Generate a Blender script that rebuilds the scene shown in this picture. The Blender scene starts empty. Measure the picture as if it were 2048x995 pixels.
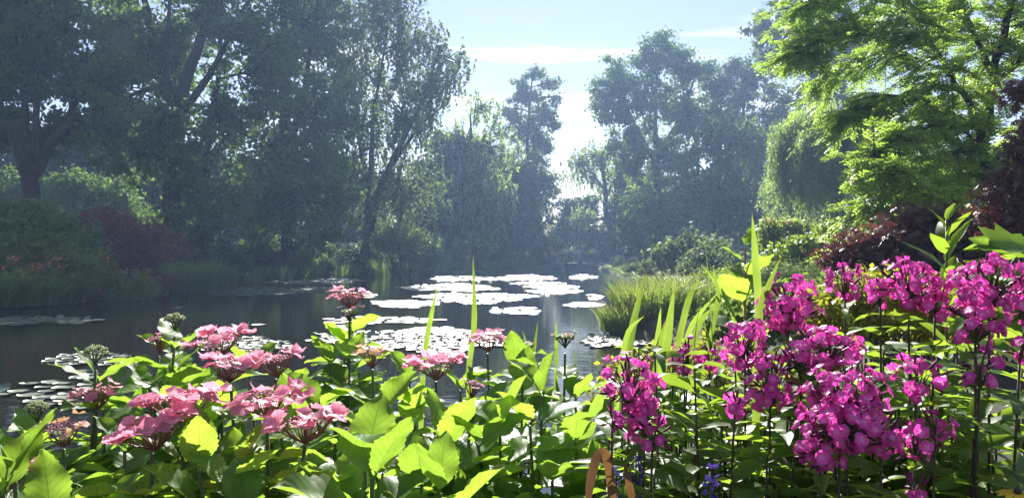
import bpy, math, random
import numpy as np
from mathutils import Vector, Matrix, Quaternion

# ------------------------------------------------------------------ camera
S = bpy.context.scene
COL = S.collection
F = 1577.0            # focal length in photograph pixels (2048 wide)
HZ = 504.0            # horizon row in the photograph
EYE = 1.9             # camera height above the water (z = 0)
cd = bpy.data.cameras.new('camera'); cam = bpy.data.objects.new('camera', cd); COL.objects.link(cam)
cd.sensor_width = 36.0; cd.lens = 36.0 * F / 2048.0; cd.clip_start = 0.05; cd.clip_end = 4000
cam.location = (0, 0, EYE); cam.rotation_euler = (math.radians(90) + math.atan((HZ - 497.5) / F), 0, 0)
S.camera = cam
# ------------------------------------------------------------------ sky and sun
SUN_AZ, SUN_EL = math.radians(0.5), math.radians(33.0)
w = bpy.data.worlds.new('World'); S.world = w; w.use_nodes = True
wt = w.node_tree; wt.nodes.clear()
def wn(t): return wt.nodes.new(t)
sky = wn('ShaderNodeTexSky'); sky.sky_type = 'NISHITA'; sky.sun_disc = False
sky.sun_elevation = SUN_EL; sky.sun_rotation = SUN_AZ; sky.air_density = 1.0; sky.dust_density = 0.1; sky.ozone_density = 1.0
bg = wn('ShaderNodeBackground'); bg.inputs['Strength'].default_value = 0.053
tc = wn('ShaderNodeTexCoord'); sep = wn('ShaderNodeSeparateXYZ'); wt.links.new(tc.outputs['Generated'], sep.inputs[0])
mz = wn('ShaderNodeMath'); mz.operation = 'MAXIMUM'; mz.inputs[1].default_value = 0.05; wt.links.new(sep.outputs[2], mz.inputs[0])
dx = wn('ShaderNodeMath'); dx.operation = 'DIVIDE'; wt.links.new(sep.outputs[0], dx.inputs[0]); wt.links.new(mz.outputs[0], dx.inputs[1])
dy = wn('ShaderNodeMath'); dy.operation = 'DIVIDE'; wt.links.new(sep.outputs[1], dy.inputs[0]); wt.links.new(mz.outputs[0], dy.inputs[1])
cb = wn('ShaderNodeCombineXYZ'); wt.links.new(dx.outputs[0], cb.inputs[0]); wt.links.new(dy.outputs[0], cb.inputs[1])
mp = wn('ShaderNodeMapping'); mp.inputs['Scale'].default_value = (0.55, 1.1, 1); mp.inputs['Location'].default_value = (3.1, 1.7, 0)
wt.links.new(cb.outputs[0], mp.inputs[0])
nz = wn('ShaderNodeTexNoise'); nz.inputs['Scale'].default_value = 1.0; nz.inputs['Detail'].default_value = 7; nz.inputs['Roughness'].default_value = 0.55; nz.inputs['Distortion'].default_value = 0.3
wt.links.new(mp.outputs[0], nz.inputs['Vector'])
rp = wn('ShaderNodeValToRGB'); rp.color_ramp.elements[0].position = 0.515; rp.color_ramp.elements[1].position = 0.64
rp.color_ramp.elements[1].color = (0.75, 0.75, 0.75, 1)
wt.links.new(nz.outputs['Fac'], rp.inputs[0])
mxc = wn('ShaderNodeMixRGB'); wt.links.new(rp.outputs[0], mxc.inputs[0]); tn = wn('ShaderNodeMixRGB'); tn.blend_type = 'MULTIPLY'; tn.inputs[0].default_value = 1.0; tn.inputs[2].default_value = (0.98, 0.86, 0.94, 1); wt.links.new(sky.outputs[0], tn.inputs[1]); wt.links.new(tn.outputs[0], mxc.inputs[1])
mxc.inputs[2].default_value = (10.5, 10.2, 9.8, 1)
wt.links.new(mxc.outputs[0], bg.inputs['Color'])
wo = wn('ShaderNodeOutputWorld'); wt.links.new(bg.outputs[0], wo.inputs['Surface'])
sd = bpy.data.lights.new('sun', 'SUN'); sun = bpy.data.objects.new('sun', sd); COL.objects.link(sun)
sd.energy = 5.0; sd.angle = math.radians(0.53); sd.color = (1.0, 0.955, 0.88)
sv = Vector((math.sin(SUN_AZ) * math.cos(SUN_EL), math.cos(SUN_AZ) * math.cos(SUN_EL), math.sin(SUN_EL)))
sun.rotation_euler = (-sv).to_track_quat('-Z', 'Y').to_euler(); sun.location = sv * 150
# ------------------------------------------------------------------ render and exposure
S.render.engine = 'CYCLES'
S.view_settings.view_transform = 'Standard'; S.view_settings.look = 'None'
S.view_settings.gamma = 1.0; S.view_settings.use_curve_mapping = False
S.view_settings.exposure = 1.48
c = S.cycles
c.use_denoising = True; c.denoising_input_passes = 'RGB_ALBEDO_NORMAL'; c.max_bounces = 6; c.diffuse_bounces = 4; c.glossy_bounces = 3; c.transmission_bounces = 4
c.transparent_max_bounces = 4; c.volume_bounces = 1; c.sample_clamp_indirect = 4.0; c.caustics_reflective = False; c.caustics_refractive = False
c.use_adaptive_sampling = True; c.adaptive_threshold = 0.007

# ------------------------------------------------------------------ helpers
PI = math.pi
def P(px, py, d):
    """photograph pixel at depth d (metres in front of the lens) -> world point"""
    return np.array([(px - 1024) / F * d, d, EYE - (py - HZ) / F * d])
def depth_of(py): return EYE * F / (py - HZ)
def rng(seed): return np.random.default_rng(seed)
def unit(a): return a / np.maximum(np.linalg.norm(a, axis=-1, keepdims=True), 1e-9)

def mesh_np(name, V, Fc, mat=None, smooth=False, tint=None, uv=None):
    """V (n,3); Fc list of (m,k) arrays or lists of index tuples"""
    me = bpy.data.meshes.new(name)
    V = np.asarray(V, dtype=np.float32)
    if not isinstance(Fc, list): Fc = [Fc]
    arrs = [np.asarray(a, dtype=np.int32) for a in Fc if len(a)]
    nl = sum(a.size for a in arrs); npoly = sum(len(a) for a in arrs)
    me.vertices.add(len(V)); me.vertices.foreach_set('co', V.ravel())
    me.loops.add(nl); me.loops.foreach_set('vertex_index', np.concatenate([a.ravel() for a in arrs]))
    tot = np.concatenate([np.full(len(a), a.shape[1], dtype=np.int32) for a in arrs])
    me.polygons.add(npoly)
    st = np.concatenate([[0], np.cumsum(tot)[:-1]]).astype(np.int32)
    me.polygons.foreach_set('loop_start', st)
    try: me.polygons.foreach_set('loop_total', tot)
    except Exception: pass
    if smooth: me.polygons.foreach_set('use_smooth', np.ones(npoly, dtype=bool))
    me.update(calc_edges=True)
    if tint is not None:
        a = me.attributes.new('tint', 'FLOAT', 'POINT'); a.data.foreach_set('value', np.asarray(tint, dtype=np.float32))
    if uv is not None:
        l = me.uv_layers.new(name='UVMap')
        idx = np.concatenate([a.ravel() for a in arrs])
        l.data.foreach_set('uv', np.asarray(uv, dtype=np.float32)[idx].ravel())
    if mat: me.materials.append(mat)
    return me
def link(name, data, parent=None, loc=None, mat4=None):
    o = bpy.data.objects.new(name, data); COL.objects.link(o)
    if parent: o.parent = parent
    if mat4 is not None: o.matrix_basis = mat4
    elif loc is not None: o.location = loc
    return o
def tag(o, label=None, cat=None, group=None, kind=None):
    if label: o['label'] = label
    if cat: o['category'] = cat
    if group: o['group'] = group
    if kind: o['kind'] = kind
    return o
def thing(name, label, cat, loc=(0, 0, 0), group=None):
    o = link(name, None, loc=[float(v) for v in loc]); o.empty_display_size = 0.2
    return tag(o, label, cat, group)
def copy_tree(o, parent=None):
    c_ = o.copy(); COL.objects.link(c_); c_.parent = parent
    for ch in list(o.children):
        k = ch.copy(); COL.objects.link(k); k.parent = c_
        for g in list(ch.children):
            q = g.copy(); COL.objects.link(q); q.parent = k
    return c_

class MB:
    """collects pieces of ONE mesh"""
    def __init__(s): s.V = []; s.Q = []; s.T = []; s.t = []; s.n = 0
    def add(s, V, Q=None, T=None, tint=0.5):
        V = np.asarray(V, float)
        if Q is not None and len(Q): s.Q.append(np.asarray(Q, int).reshape(-1, 4) + s.n)
        if T is not None and len(T): s.T.append(np.asarray(T, int).reshape(-1, 3) + s.n)
        s.V.append(V); s.t.append(np.broadcast_to(np.asarray(tint, float), (len(V),))); s.n += len(V)
    def tube(s, path, rad, sides=6, tint=0.5, cap=True):
        path = np.asarray(path, float); n = len(path); rad = np.broadcast_to(np.asarray(rad, float), (n,))
        tg = np.gradient(path, axis=0); tg = unit(tg)
        ref = np.array([0.0, 0, 1]) if abs(tg[0][2]) < 0.9 else np.array([1.0, 0, 0])
        a = np.linspace(0, 2 * PI, sides, endpoint=False)
        V = []
        for i in range(n):
            u = unit(np.cross(tg[i], ref)); v = np.cross(tg[i], u); ref = np.cross(u, tg[i])
            V.append(path[i] + rad[i] * (np.cos(a)[:, None] * u + np.sin(a)[:, None] * v))
        V = np.concatenate(V)
        i = np.arange(n - 1)[:, None] * sides; j = np.arange(sides)[None]; k = (j + 1) % sides
        Q = np.stack([i + j, i + k, i + sides + k, i + sides + j], -1).reshape(-1, 4)
        T = []
        if cap:
            V = np.concatenate([V, path[-1:]]); m = len(V) - 1
            T = [[(n - 1) * sides + q, (n - 1) * sides + (q + 1) % sides, m] for q in range(sides)]
        s.add(V, Q, T, tint)
    def box(s, lo, hi, tint=0.5, rot=None):
        x0, y0, z0 = lo; x1, y1, z1 = hi
        V = np.array([[x0, y0, z0], [x1, y0, z0], [x1, y1, z0], [x0, y1, z0], [x0, y0, z1], [x1, y0, z1], [x1, y1, z1], [x0, y1, z1]], float)
        s.add(V, [[0, 3, 2, 1], [4, 5, 6, 7], [0, 1, 5, 4], [1, 2, 6, 5], [2, 3, 7, 6], [3, 0, 4, 7]], None, tint)
    def bar(s, a, b, wx, wz, tint=0.5):
        """rectangular bar between two points"""
        a = np.array(a, float); b = np.array(b, float); t = unit(b - a)
        up = np.array([0, 0, 1.0]) if abs(t[2]) < 0.9 else np.array([0, 1.0, 0])
        u = unit(np.cross(t, up)) * wx / 2; v = np.cross(unit(u), t) * wz / 2
        V = np.array([a - u - v, a + u - v, a + u + v, a - u + v, b - u - v, b + u - v, b + u + v, b - u + v])
        s.add(V, [[0, 1, 2, 3], [7, 6, 5, 4], [0, 4, 5, 1], [1, 5, 6, 2], [2, 6, 7, 3], [3, 7, 4, 0]], None, tint)
    def mesh(s, name, mat, smooth=False):
        V = np.concatenate(s.V); t = np.concatenate(s.t)
        Fs = []
        if s.Q: Fs.append(np.concatenate(s.Q))
        if s.T: Fs.append(np.concatenate(s.T))
        return mesh_np(name, V, Fs, mat, smooth, t)

def leaf_quads(mb, pos, size, R, droop=0.2, upbias=0.8, width=0.42, tint=None, dirs=None, jit=0.55, nb=None):
    """one rhombic leaf face at each position"""
    n = len(pos)
    if n == 0: return
    L = size * (1 + jit * R.uniform(-1, 1, n))[:, None]
    nr = unit(R.normal(size=(n, 3)) + np.array([0, 0, upbias])) if nb is None else unit(R.normal(size=(n, 3)) * 0.55 + unit(nb) * 1.1 + np.array([0, 0, 0.35]))
    d = R.normal(size=(n, 3)) + np.array([0, 0, -droop * 2.2])
    if dirs is not None: d = d * 0.45 + dirs * 1.2
    d = unit(d - (d * nr).sum(1, keepdims=True) * nr * (1 - droop * 0.6))
    sd_ = unit(np.cross(d, nr)); Wd = L * width
    V = np.stack([pos, pos + d * L * 0.45 + sd_ * Wd, pos + d * L, pos + d * L * 0.45 - sd_ * Wd], 1).reshape(-1, 3)
    Q = np.arange(4 * n).reshape(-1, 4)
    if tint is None: tint = R.uniform(0, 1, n)
    mb.add(V, Q, None, np.repeat(tint, 4))
def bez(a, b, R, n=6, sag=0.0, wob=0.08, up=0.25):
    """curved limb from a to b that first rises"""
    a = np.asarray(a, float); b = np.asarray(b, float); L = np.linalg.norm(b - a)
    m = (a + b) / 2 + np.array([0, 0, up * L * 0.5]) + R.normal(size=3) * wob * L
    t = np.linspace(0, 1, n)[:, None]
    p = (1 - t) ** 2 * a + 2 * t * (1 - t) * m + t ** 2 * b
    p[:, 2] -= sag * (t[:, 0] ** 2) * L
    return p

# ------------------------------------------------------------------ materials
MATS = {}
def nodes(name):
    m = bpy.data.materials.new(name); m.use_nodes = True; nt = m.node_tree; nt.nodes.clear()
    return m, nt, (lambda t: nt.nodes.new(t)), nt.links.new
def leaf_mat(name, dark, light, trans, tf=0.45, rough=0.45, spec=0.4, bump=0.0, obj_rand=False, veins=None, eye=None, tipc=None):
    m, nt, N, Lk = nodes(name)
    if obj_rand: src = N('ShaderNodeObjectInfo').outputs['Random']
    else:
        at = N('ShaderNodeAttribute'); at.attribute_name = 'tint'; src = at.outputs['Fac']
    mx = N('ShaderNodeMixRGB'); mx.inputs[1].default_value = (*dark, 1); mx.inputs[2].default_value = (*light, 1); Lk(src, mx.inputs[0])
    mt = N('ShaderNodeMixRGB'); mt.blend_type = 'MULTIPLY'; mt.inputs[0].default_value = 1.0; mt.inputs[1].default_value = (*trans, 1)
    mr = N('ShaderNodeMapRange'); Lk(src, mr.inputs[0]); mr.inputs[3].default_value = 0.7; mr.inputs[4].default_value = 1.25
    Lk(mr.outputs[0], mt.inputs[2])
    pb = N('ShaderNodeBsdfPrincipled'); pb.inputs['Roughness'].default_value = rough; pb.inputs['Specular IOR Level'].default_value = spec
    tr = N('ShaderNodeBsdfTranslucent')
    colout, trout = mx.outputs[0], mt.outputs[0]
    if veins:                       # pinnate veins from the blade's own UVs
        nv, slope, vc, bs = veins
        uv = N('ShaderNodeUVMap'); sp = N('ShaderNodeSeparateXYZ'); Lk(uv.outputs[0], sp.inputs[0])
        def M(op, a, b=None, cval=None):
            q = N('ShaderNodeMath'); q.operation = op
            for i, v in enumerate((a, b)):
                if v is None: continue
                if isinstance(v, (int, float)): q.inputs[i].default_value = v
                else: Lk(v, q.inputs[i])
            return q.outputs[0]
        av = M('ABSOLUTE', M('SUBTRACT', M('MULTIPLY', sp.outputs[1], 2.0), 1.0))
        ph = M('SUBTRACT', M('MULTIPLY', sp.outputs[0], float(nv)), M('MULTIPLY', av, slope))
        tri = M('ABSOLUTE', M('SUBTRACT', M('FRACT', ph), 0.5))      # 0.5 at vein
        side = M('GREATER_THAN', tri, 0.445)
        mid = M('LESS_THAN', av, 0.035)
        vein = M('MAXIMUM', side, mid)
        vs = M('MULTIPLY', vein, 0.8)
        m1 = N('ShaderNodeMixRGB'); Lk(vs, m1.inputs[0]); Lk(colout, m1.inputs[1]); m1.inputs[2].default_value = (*vc, 1); colout = m1.outputs[0]
        m2 = N('ShaderNodeMixRGB'); m2.blend_type = 'MULTIPLY'; Lk(M('MULTIPLY', vein, 0.75), m2.inputs[0]); Lk(trout, m2.inputs[1]); m2.inputs[2].default_value = (0.48, 0.56, 0.42, 1); trout = m2.outputs[0]
        # puckered blade between the veins, fine cell relief, blemishes
        nzz = N('ShaderNodeTexNoise'); nzz.inputs['Scale'].default_value = 26; nzz.inputs['Detail'].default_value = 4; Lk(uv.outputs[0], nzz.inputs['Vector'])
        hgt = M('ADD', M('MULTIPLY', M('POWER', M('MULTIPLY', tri, 2.0), 2.0), -1.0), M('MULTIPLY', nzz.outputs['Fac'], 0.35))
        bm = N('ShaderNodeBump'); bm.inputs['Strength'].default_value = bs; bm.inputs['Distance'].default_value = 0.004; Lk(hgt, bm.inputs['Height']); Lk(bm.outputs[0], pb.inputs['Normal'])
        n2 = N('ShaderNodeTexNoise'); n2.inputs['Scale'].default_value = 14; n2.inputs['Detail'].default_value = 5
        tcn = N('ShaderNodeTexCoord'); Lk(tcn.outputs['Object'], n2.inputs['Vector'])
        m3 = N('ShaderNodeMixRGB'); m3.blend_type = 'MULTIPLY'; m3.inputs[0].default_value = 0.6; Lk(colout, m3.inputs[1])
        cr = N('ShaderNodeMapRange'); Lk(n2.outputs['Fac'], cr.inputs[0]); cr.inputs[1].default_value = 0.3; cr.inputs[2].default_value = 0.7; cr.inputs[3].default_value = 0.6; cr.inputs[4].default_value = 1.35
        Lk(cr.outputs[0], m3.inputs[2]); colout = m3.outputs[0]
        m5 = N('ShaderNodeMixRGB'); m5.blend_type = 'MULTIPLY'; m5.inputs[0].default_value = 0.6; Lk(trout, m5.inputs[1]); Lk(cr.outputs[0], m5.inputs[2]); trout = m5.outputs[0]
        n4 = N('ShaderNodeTexNoise'); n4.inputs['Scale'].default_value = 38; n4.inputs['Detail'].default_value = 2; Lk(tcn.outputs['Object'], n4.inputs['Vector'])
        sp4 = M('MULTIPLY', M('GREATER_THAN', n4.outputs['Fac'], 0.70), 0.6)
        m6 = N('ShaderNodeMixRGB'); Lk(sp4, m6.inputs[0]); Lk(colout, m6.inputs[1]); m6.inputs[2].default_value = (0.14, 0.09, 0.03, 1); colout = m6.outputs[0]
    elif bump:
        tcn = N('ShaderNodeTexCoord'); n2 = N('ShaderNodeTexNoise'); n2.inputs['Scale'].default_value = bump; n2.inputs['Detail'].default_value = 4
        Lk(tcn.outputs['Object'], n2.inputs['Vector'])
        bm = N('ShaderNodeBump'); bm.inputs['Strength'].default_value = 0.35; bm.inputs['Distance'].default_value = 0.003; Lk(n2.outputs['Fac'], bm.inputs['Height']); Lk(bm.outputs[0], pb.inputs['Normal'])
    if eye or tipc:
        uu = N('ShaderNodeUVMap'); su = N('ShaderNodeSeparateXYZ'); Lk(uu.outputs[0], su.inputs[0]); rr_ = N('ShaderNodeMapRange'); Lk(su.outputs[0], rr_.inputs[0])
        lo, hi, ec, am = eye if eye else tipc
        rr_.inputs[1].default_value = lo; rr_.inputs[2].default_value = hi; rr_.inputs[3].default_value = am if eye else 0.0; rr_.inputs[4].default_value = 0.0 if eye else am
        for which_ in (0, 1):
            mm = N('ShaderNodeMixRGB'); Lk(rr_.outputs[0], mm.inputs[0]); Lk((colout, trout)[which_], mm.inputs[1]); mm.inputs[2].default_value = (*ec, 1)
            if which_ == 0: colout = mm.outputs[0]
            else: trout = mm.outputs[0]
    Lk(colout, pb.inputs['Base Color']); Lk(trout, tr.inputs['Color'])
    ms = N('ShaderNodeMixShader'); ms.inputs[0].default_value = tf; Lk(pb.outputs[0], ms.inputs[1]); Lk(tr.outputs[0], ms.inputs[2])
    out = N('ShaderNodeOutputMaterial'); Lk(ms.outputs[0], out.inputs['Surface'])
    MATS[name] = m; return m
def rough_mat(name, a, b, scale=6, rough=0.85, bump=0.4, dist=0.02, spec=0.3, stretch=None):
    m, nt, N, Lk = nodes(name)
    tcn = N('ShaderNodeTexCoord'); n1 = N('ShaderNodeTexNoise'); n1.inputs['Scale'].default_value = scale; n1.inputs['Detail'].default_value = 6; n1.inputs['Roughness'].default_value = 0.65
    vec = tcn.outputs['Object']
    if stretch:
        mpp = N('ShaderNodeMapping'); mpp.inputs['Scale'].default_value = stretch; Lk(vec, mpp.inputs[0]); vec = mpp.outputs[0]
    Lk(vec, n1.inputs['Vector'])
    rm = N('ShaderNodeValToRGB'); rm.color_ramp.elements[0].position = 0.35; rm.color_ramp.elements[1].position = 0.68
    rm.color_ramp.elements[0].color = (*a, 1); rm.color_ramp.elements[1].color = (*b, 1); Lk(n1.outputs['Fac'], rm.inputs[0])
    pb = N('ShaderNodeBsdfPrincipled'); pb.inputs['Roughness'].default_value = rough; pb.inputs['Specular IOR Level'].default_value = spec
    Lk(rm.outputs[0], pb.inputs['Base Color'])
    bm = N('ShaderNodeBump'); bm.inputs['Strength'].default_value = bump; bm.inputs['Distance'].default_value = dist; Lk(n1.outputs['Fac'], bm.inputs['Height']); Lk(bm.outputs[0], pb.inputs['Normal'])
    out = N('ShaderNodeOutputMaterial'); Lk(pb.outputs[0], out.inputs['Surface'])
    MATS[name] = m; return m

M = MATS
leaf_mat('tree_leaf', (0.042, 0.080, 0.022), (0.120, 0.195, 0.045), (0.18, 0.30, 0.05), 0.45, 0.6, 0.15)
leaf_mat('tree_leaf_grey', (0.055, 0.080, 0.034), (0.13, 0.17, 0.07), (0.19, 0.27, 0.07), 0.42, 0.6, 0.15)
leaf_mat('willow_leaf', (0.065, 0.10, 0.026), (0.15, 0.20, 0.055), (0.38, 0.52, 0.12), 0.55, 0.5, 0.3)
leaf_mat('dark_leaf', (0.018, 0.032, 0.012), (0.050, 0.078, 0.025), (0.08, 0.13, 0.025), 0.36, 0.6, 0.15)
leaf_mat('locust_leaf', (0.080, 0.135, 0.030), (0.16, 0.23, 0.050), (0.44, 0.64, 0.09), 0.58, 0.45, 0.35)
leaf_mat('maple_leaf', (0.075, 0.034, 0.030), (0.18, 0.085, 0.066), (0.18, 0.05, 0.035), 0.36, 0.4, 0.6)
leaf_mat('smoke_leaf', (0.10, 0.048, 0.040), (0.22, 0.110, 0.080), (0.32, 0.09, 0.06), 0.42, 0.5, 0.3)
leaf_mat('lime_leaf', (0.07, 0.12, 0.02), (0.14, 0.20, 0.04), (0.34, 0.48, 0.05), 0.5, 0.4, 0.45)
leaf_mat('azalea_leaf', (0.09, 0.11, 0.02), (0.20, 0.20, 0.035), (0.46, 0.48, 0.05), 0.5, 0.4, 0.4)
leaf_mat('grass_leaf', (0.075, 0.120, 0.034), (0.17, 0.23, 0.07), (0.26, 0.38, 0.06), 0.45, 0.45, 0.4)
leaf_mat('sedge_leaf', (0.055, 0.095, 0.02), (0.13, 0.17, 0.04), (0.30, 0.42, 0.06), 0.48, 0.45, 0.4)
leaf_mat('straw_leaf', (0.20, 0.16, 0.08), (0.34, 0.28, 0.15), (0.35, 0.28, 0.14), 0.4, 0.6, 0.3)
leaf_mat('goldenrod', (0.16, 0.15, 0.02), (0.34, 0.29, 0.03), (0.38, 0.34, 0.04), 0.4, 0.6, 0.3)
leaf_mat('orange_petal', (0.45, 0.16, 0.07), (0.62, 0.27, 0.13), (0.6, 0.25, 0.12), 0.45, 0.5, 0.3)
leaf_mat('rose_petal', (0.42, 0.10, 0.16), (0.68, 0.30, 0.36), (0.6, 0.2, 0.25), 0.4, 0.5, 0.3)
leaf_mat('pale_petal', (0.55, 0.55, 0.50), (0.75, 0.75, 0.70), (0.6, 0.6, 0.55), 0.35, 0.5, 0.3)
leaf_mat('hydrangea_leaf', (0.060, 0.130, 0.030), (0.115, 0.205, 0.045), (0.41, 0.65, 0.06), 0.5, 0.46, 0.22, obj_rand=True, veins=(9, 2.2, (0.13, 0.20, 0.05), 0.12))
leaf_mat('hydrangea_petal', (0.80, 0.25, 0.40), (0.88, 0.46, 0.56), (0.92, 0.36, 0.50), 0.52, 0.5, 0.35, obj_rand=True, veins=(5, 1.5, (0.60, 0.12, 0.32), 0.2))
leaf_mat('faded_petal', (0.72, 0.40, 0.25), (0.80, 0.52, 0.42), (0.78, 0.50, 0.24), 0.40, 0.5, 0.35, obj_rand=True, veins=(5, 1.5, (0.62, 0.22, 0.24), 0.5))
leaf_mat('pink_bud', (0.55, 0.22, 0.27), (0.72, 0.52, 0.48), (0.5, 0.2, 0.25), 0.25, 0.5, 0.35)
leaf_mat('green_bud', (0.22, 0.30, 0.08), (0.56, 0.60, 0.32), (0.4, 0.5, 0.12), 0.3, 0.5, 0.35)
leaf_mat('phlox_petal', (0.62, 0.040, 0.37), (0.78, 0.14, 0.53), (0.86, 0.08, 0.52), 0.46, 0.45, 0.35, obj_rand=True, bump=120, eye=(0.05, 0.45, (0.85, 0.45, 0.75), 0.7))
leaf_mat('phlox_bud', (0.07, 0.012, 0.035), (0.22, 0.03, 0.12), (0.25, 0.02, 0.12), 0.25, 0.5, 0.35)
leaf_mat('phlox_leaf', (0.060, 0.125, 0.028), (0.115, 0.200, 0.042), (0.40, 0.60, 0.05), 0.5, 0.42, 0.28, obj_rand=True, veins=(11, 3.0, (0.11, 0.18, 0.05), 0.08))
leaf_mat('iris_leaf', (0.045, 0.095, 0.022), (0.095, 0.160, 0.035), (0.34, 0.50, 0.06), 0.42, 0.38, 0.4, obj_rand=True, veins=(0, 5.0, (0.10, 0.17, 0.04), 0.2), tipc=(0.93, 1.0, (0.30, 0.17, 0.06), 0.9))
leaf_mat('dry_leaf', (0.15, 0.085, 0.042), (0.25, 0.15, 0.075), (0.22, 0.11, 0.04), 0.3, 0.6, 0.2, obj_rand=True, veins=(0, 6.0, (0.12, 0.06, 0.03), 0.3))
leaf_mat('salvia_petal', (0.055, 0.04, 0.24), (0.14, 0.10, 0.45), (0.12, 0.08, 0.4), 0.3, 0.5, 0.3)
leaf_mat('yellow_petal', (0.75, 0.50, 0.02), (0.82, 0.62, 0.04), (0.8, 0.6, 0.03), 0.4, 0.5, 0.3, obj_rand=True, bump=90)
leaf_mat('stem_green', (0.05, 0.085, 0.025), (0.09, 0.13, 0.04), (0.1, 0.15, 0.03), 0.1, 0.45, 0.4)
leaf_mat('stem_dark', (0.028, 0.020, 0.018), (0.055, 0.040, 0.026), (0.06, 0.03, 0.02), 0.05, 0.5, 0.4)
leaf_mat('stem_pink', (0.20, 0.085, 0.075), (0.32, 0.15, 0.12), (0.3, 0.12, 0.09), 0.25, 0.5, 0.4)
rough_mat('bark', (0.020, 0.016, 0.013), (0.062, 0.050, 0.040), 5, 0.9, 0.8, 0.04, stretch=(3, 3, 0.7))
rough_mat('soil', (0.018, 0.015, 0.010), (0.045, 0.050, 0.022), 1.3, 0.95, 0.5, 0.05)
rough_mat('bridge_paint', (0.018, 0.085, 0.070), (0.035, 0.125, 0.10), 9, 0.45, 0.15, 0.005, 0.5)
rough_mat('skin', (0.42, 0.24, 0.17), (0.52, 0.32, 0.24), 5, 0.55, 0.02)
rough_mat('hair_dark', (0.02, 0.014, 0.01), (0.06, 0.04, 0.03), 40, 0.6, 0.2)
leaf_mat('cloth_white', (0.72, 0.72, 0.72), (0.8, 0.8, 0.8), (0.8, 0.8, 0.8), 0.55, 0.8, 0.2)
for nm, cc in dict(grey=(0.35, 0.37, 0.42), navy=(0.03, 0.04, 0.10), pink=(0.62, 0.30, 0.36), yellow=(0.62, 0.75, 0.05), blue=(0.22, 0.32, 0.52), beige=(0.5, 0.42, 0.30), black=(0.03, 0.03, 0.035)).items():
    rough_mat('cloth_' + nm, tuple(v * 0.88 for v in cc), cc, 30, 0.85, 0.15, 0.003)
def pad_material():
    m, nt, N, Lk = nodes('lily_pad')
    oi = N('ShaderNodeAttribute'); oi.attribute_name = 'tint'
    ob = N('ShaderNodeObjectInfo'); ad = N('ShaderNodeMath'); ad.operation = 'ADD'; Lk(oi.outputs['Fac'], ad.inputs[0]); Lk(ob.outputs['Random'], ad.inputs[1])
    fr = N('ShaderNodeMath'); fr.operation = 'FRACT'; Lk(ad.outputs[0], fr.inputs[0])
    r = N('ShaderNodeValToRGB'); e = r.color_ramp.elements; e[0].color = (0.05, 0.085, 0.03, 1); e[1].color = (0.13, 0.16, 0.065, 1)
    x = e.new(0.93); x.color = (0.10, 0.14, 0.05, 1); e[-1].position = 0.97; e[-1].color = (0.22, 0.16, 0.05, 1)
    Lk(fr.outputs[0], r.inputs[0])
    pb = N('ShaderNodeBsdfPrincipled'); pb.inputs['Coat Weight'].default_value = 0.7; pb.inputs['Coat Roughness'].default_value = 0.42; pb.inputs['Roughness'].default_value = 0.46; pb.inputs['Specular IOR Level'].default_value = 0.9
    tcn = N('ShaderNodeTexCoord'); n = N('ShaderNodeTexNoise'); n.inputs['Scale'].default_value = 9; n.inputs['Detail'].default_value = 3; Lk(tcn.outputs['Object'], n.inputs['Vector'])
    b = N('ShaderNodeBump'); b.inputs['Strength'].default_value = 0.3; b.inputs['Distance'].default_value = 0.008; Lk(n.outputs['Fac'], b.inputs['Height']); Lk(b.outputs[0], pb.inputs['Normal'])
    Lk(r.outputs[0], pb.inputs['Base Color']); o = N('ShaderNodeOutputMaterial'); Lk(pb.outputs[0], o.inputs['Surface']); M['lily_pad'] = m
pad_material()
def water_material():
    m, nt, N, Lk = nodes('pond_water')
    pb = N('ShaderNodeBsdfPrincipled'); pb.inputs['Base Color'].default_value = (0.011, 0.010, 0.006, 1); pb.inputs['Roughness'].default_value = 0.045
    pb.inputs['IOR'].default_value = 1.333; pb.inputs['Specular IOR Level'].default_value = 0.5
    g = N('ShaderNodeNewGeometry'); mpp = N('ShaderNodeMapping'); mpp.inputs['Scale'].default_value = (1, 2.2, 1); Lk(g.outputs['Position'], mpp.inputs[0])
    n = N('ShaderNodeTexNoise'); n.inputs['Scale'].default_value = 1.6; n.inputs['Detail'].default_value = 3; n.inputs['Roughness'].default_value = 0.5; Lk(mpp.outputs[0], n.inputs['Vector'])
    b = N('ShaderNodeBump'); b.inputs['Strength'].default_value = 0.11; b.inputs['Distance'].default_value = 0.05; Lk(n.outputs['Fac'], b.inputs['Height']); Lk(b.outputs[0], pb.inputs['Normal'])
    o = N('ShaderNodeOutputMaterial'); Lk(pb.outputs[0], o.inputs['Surface']); M['pond_water'] = m
water_material()

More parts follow.
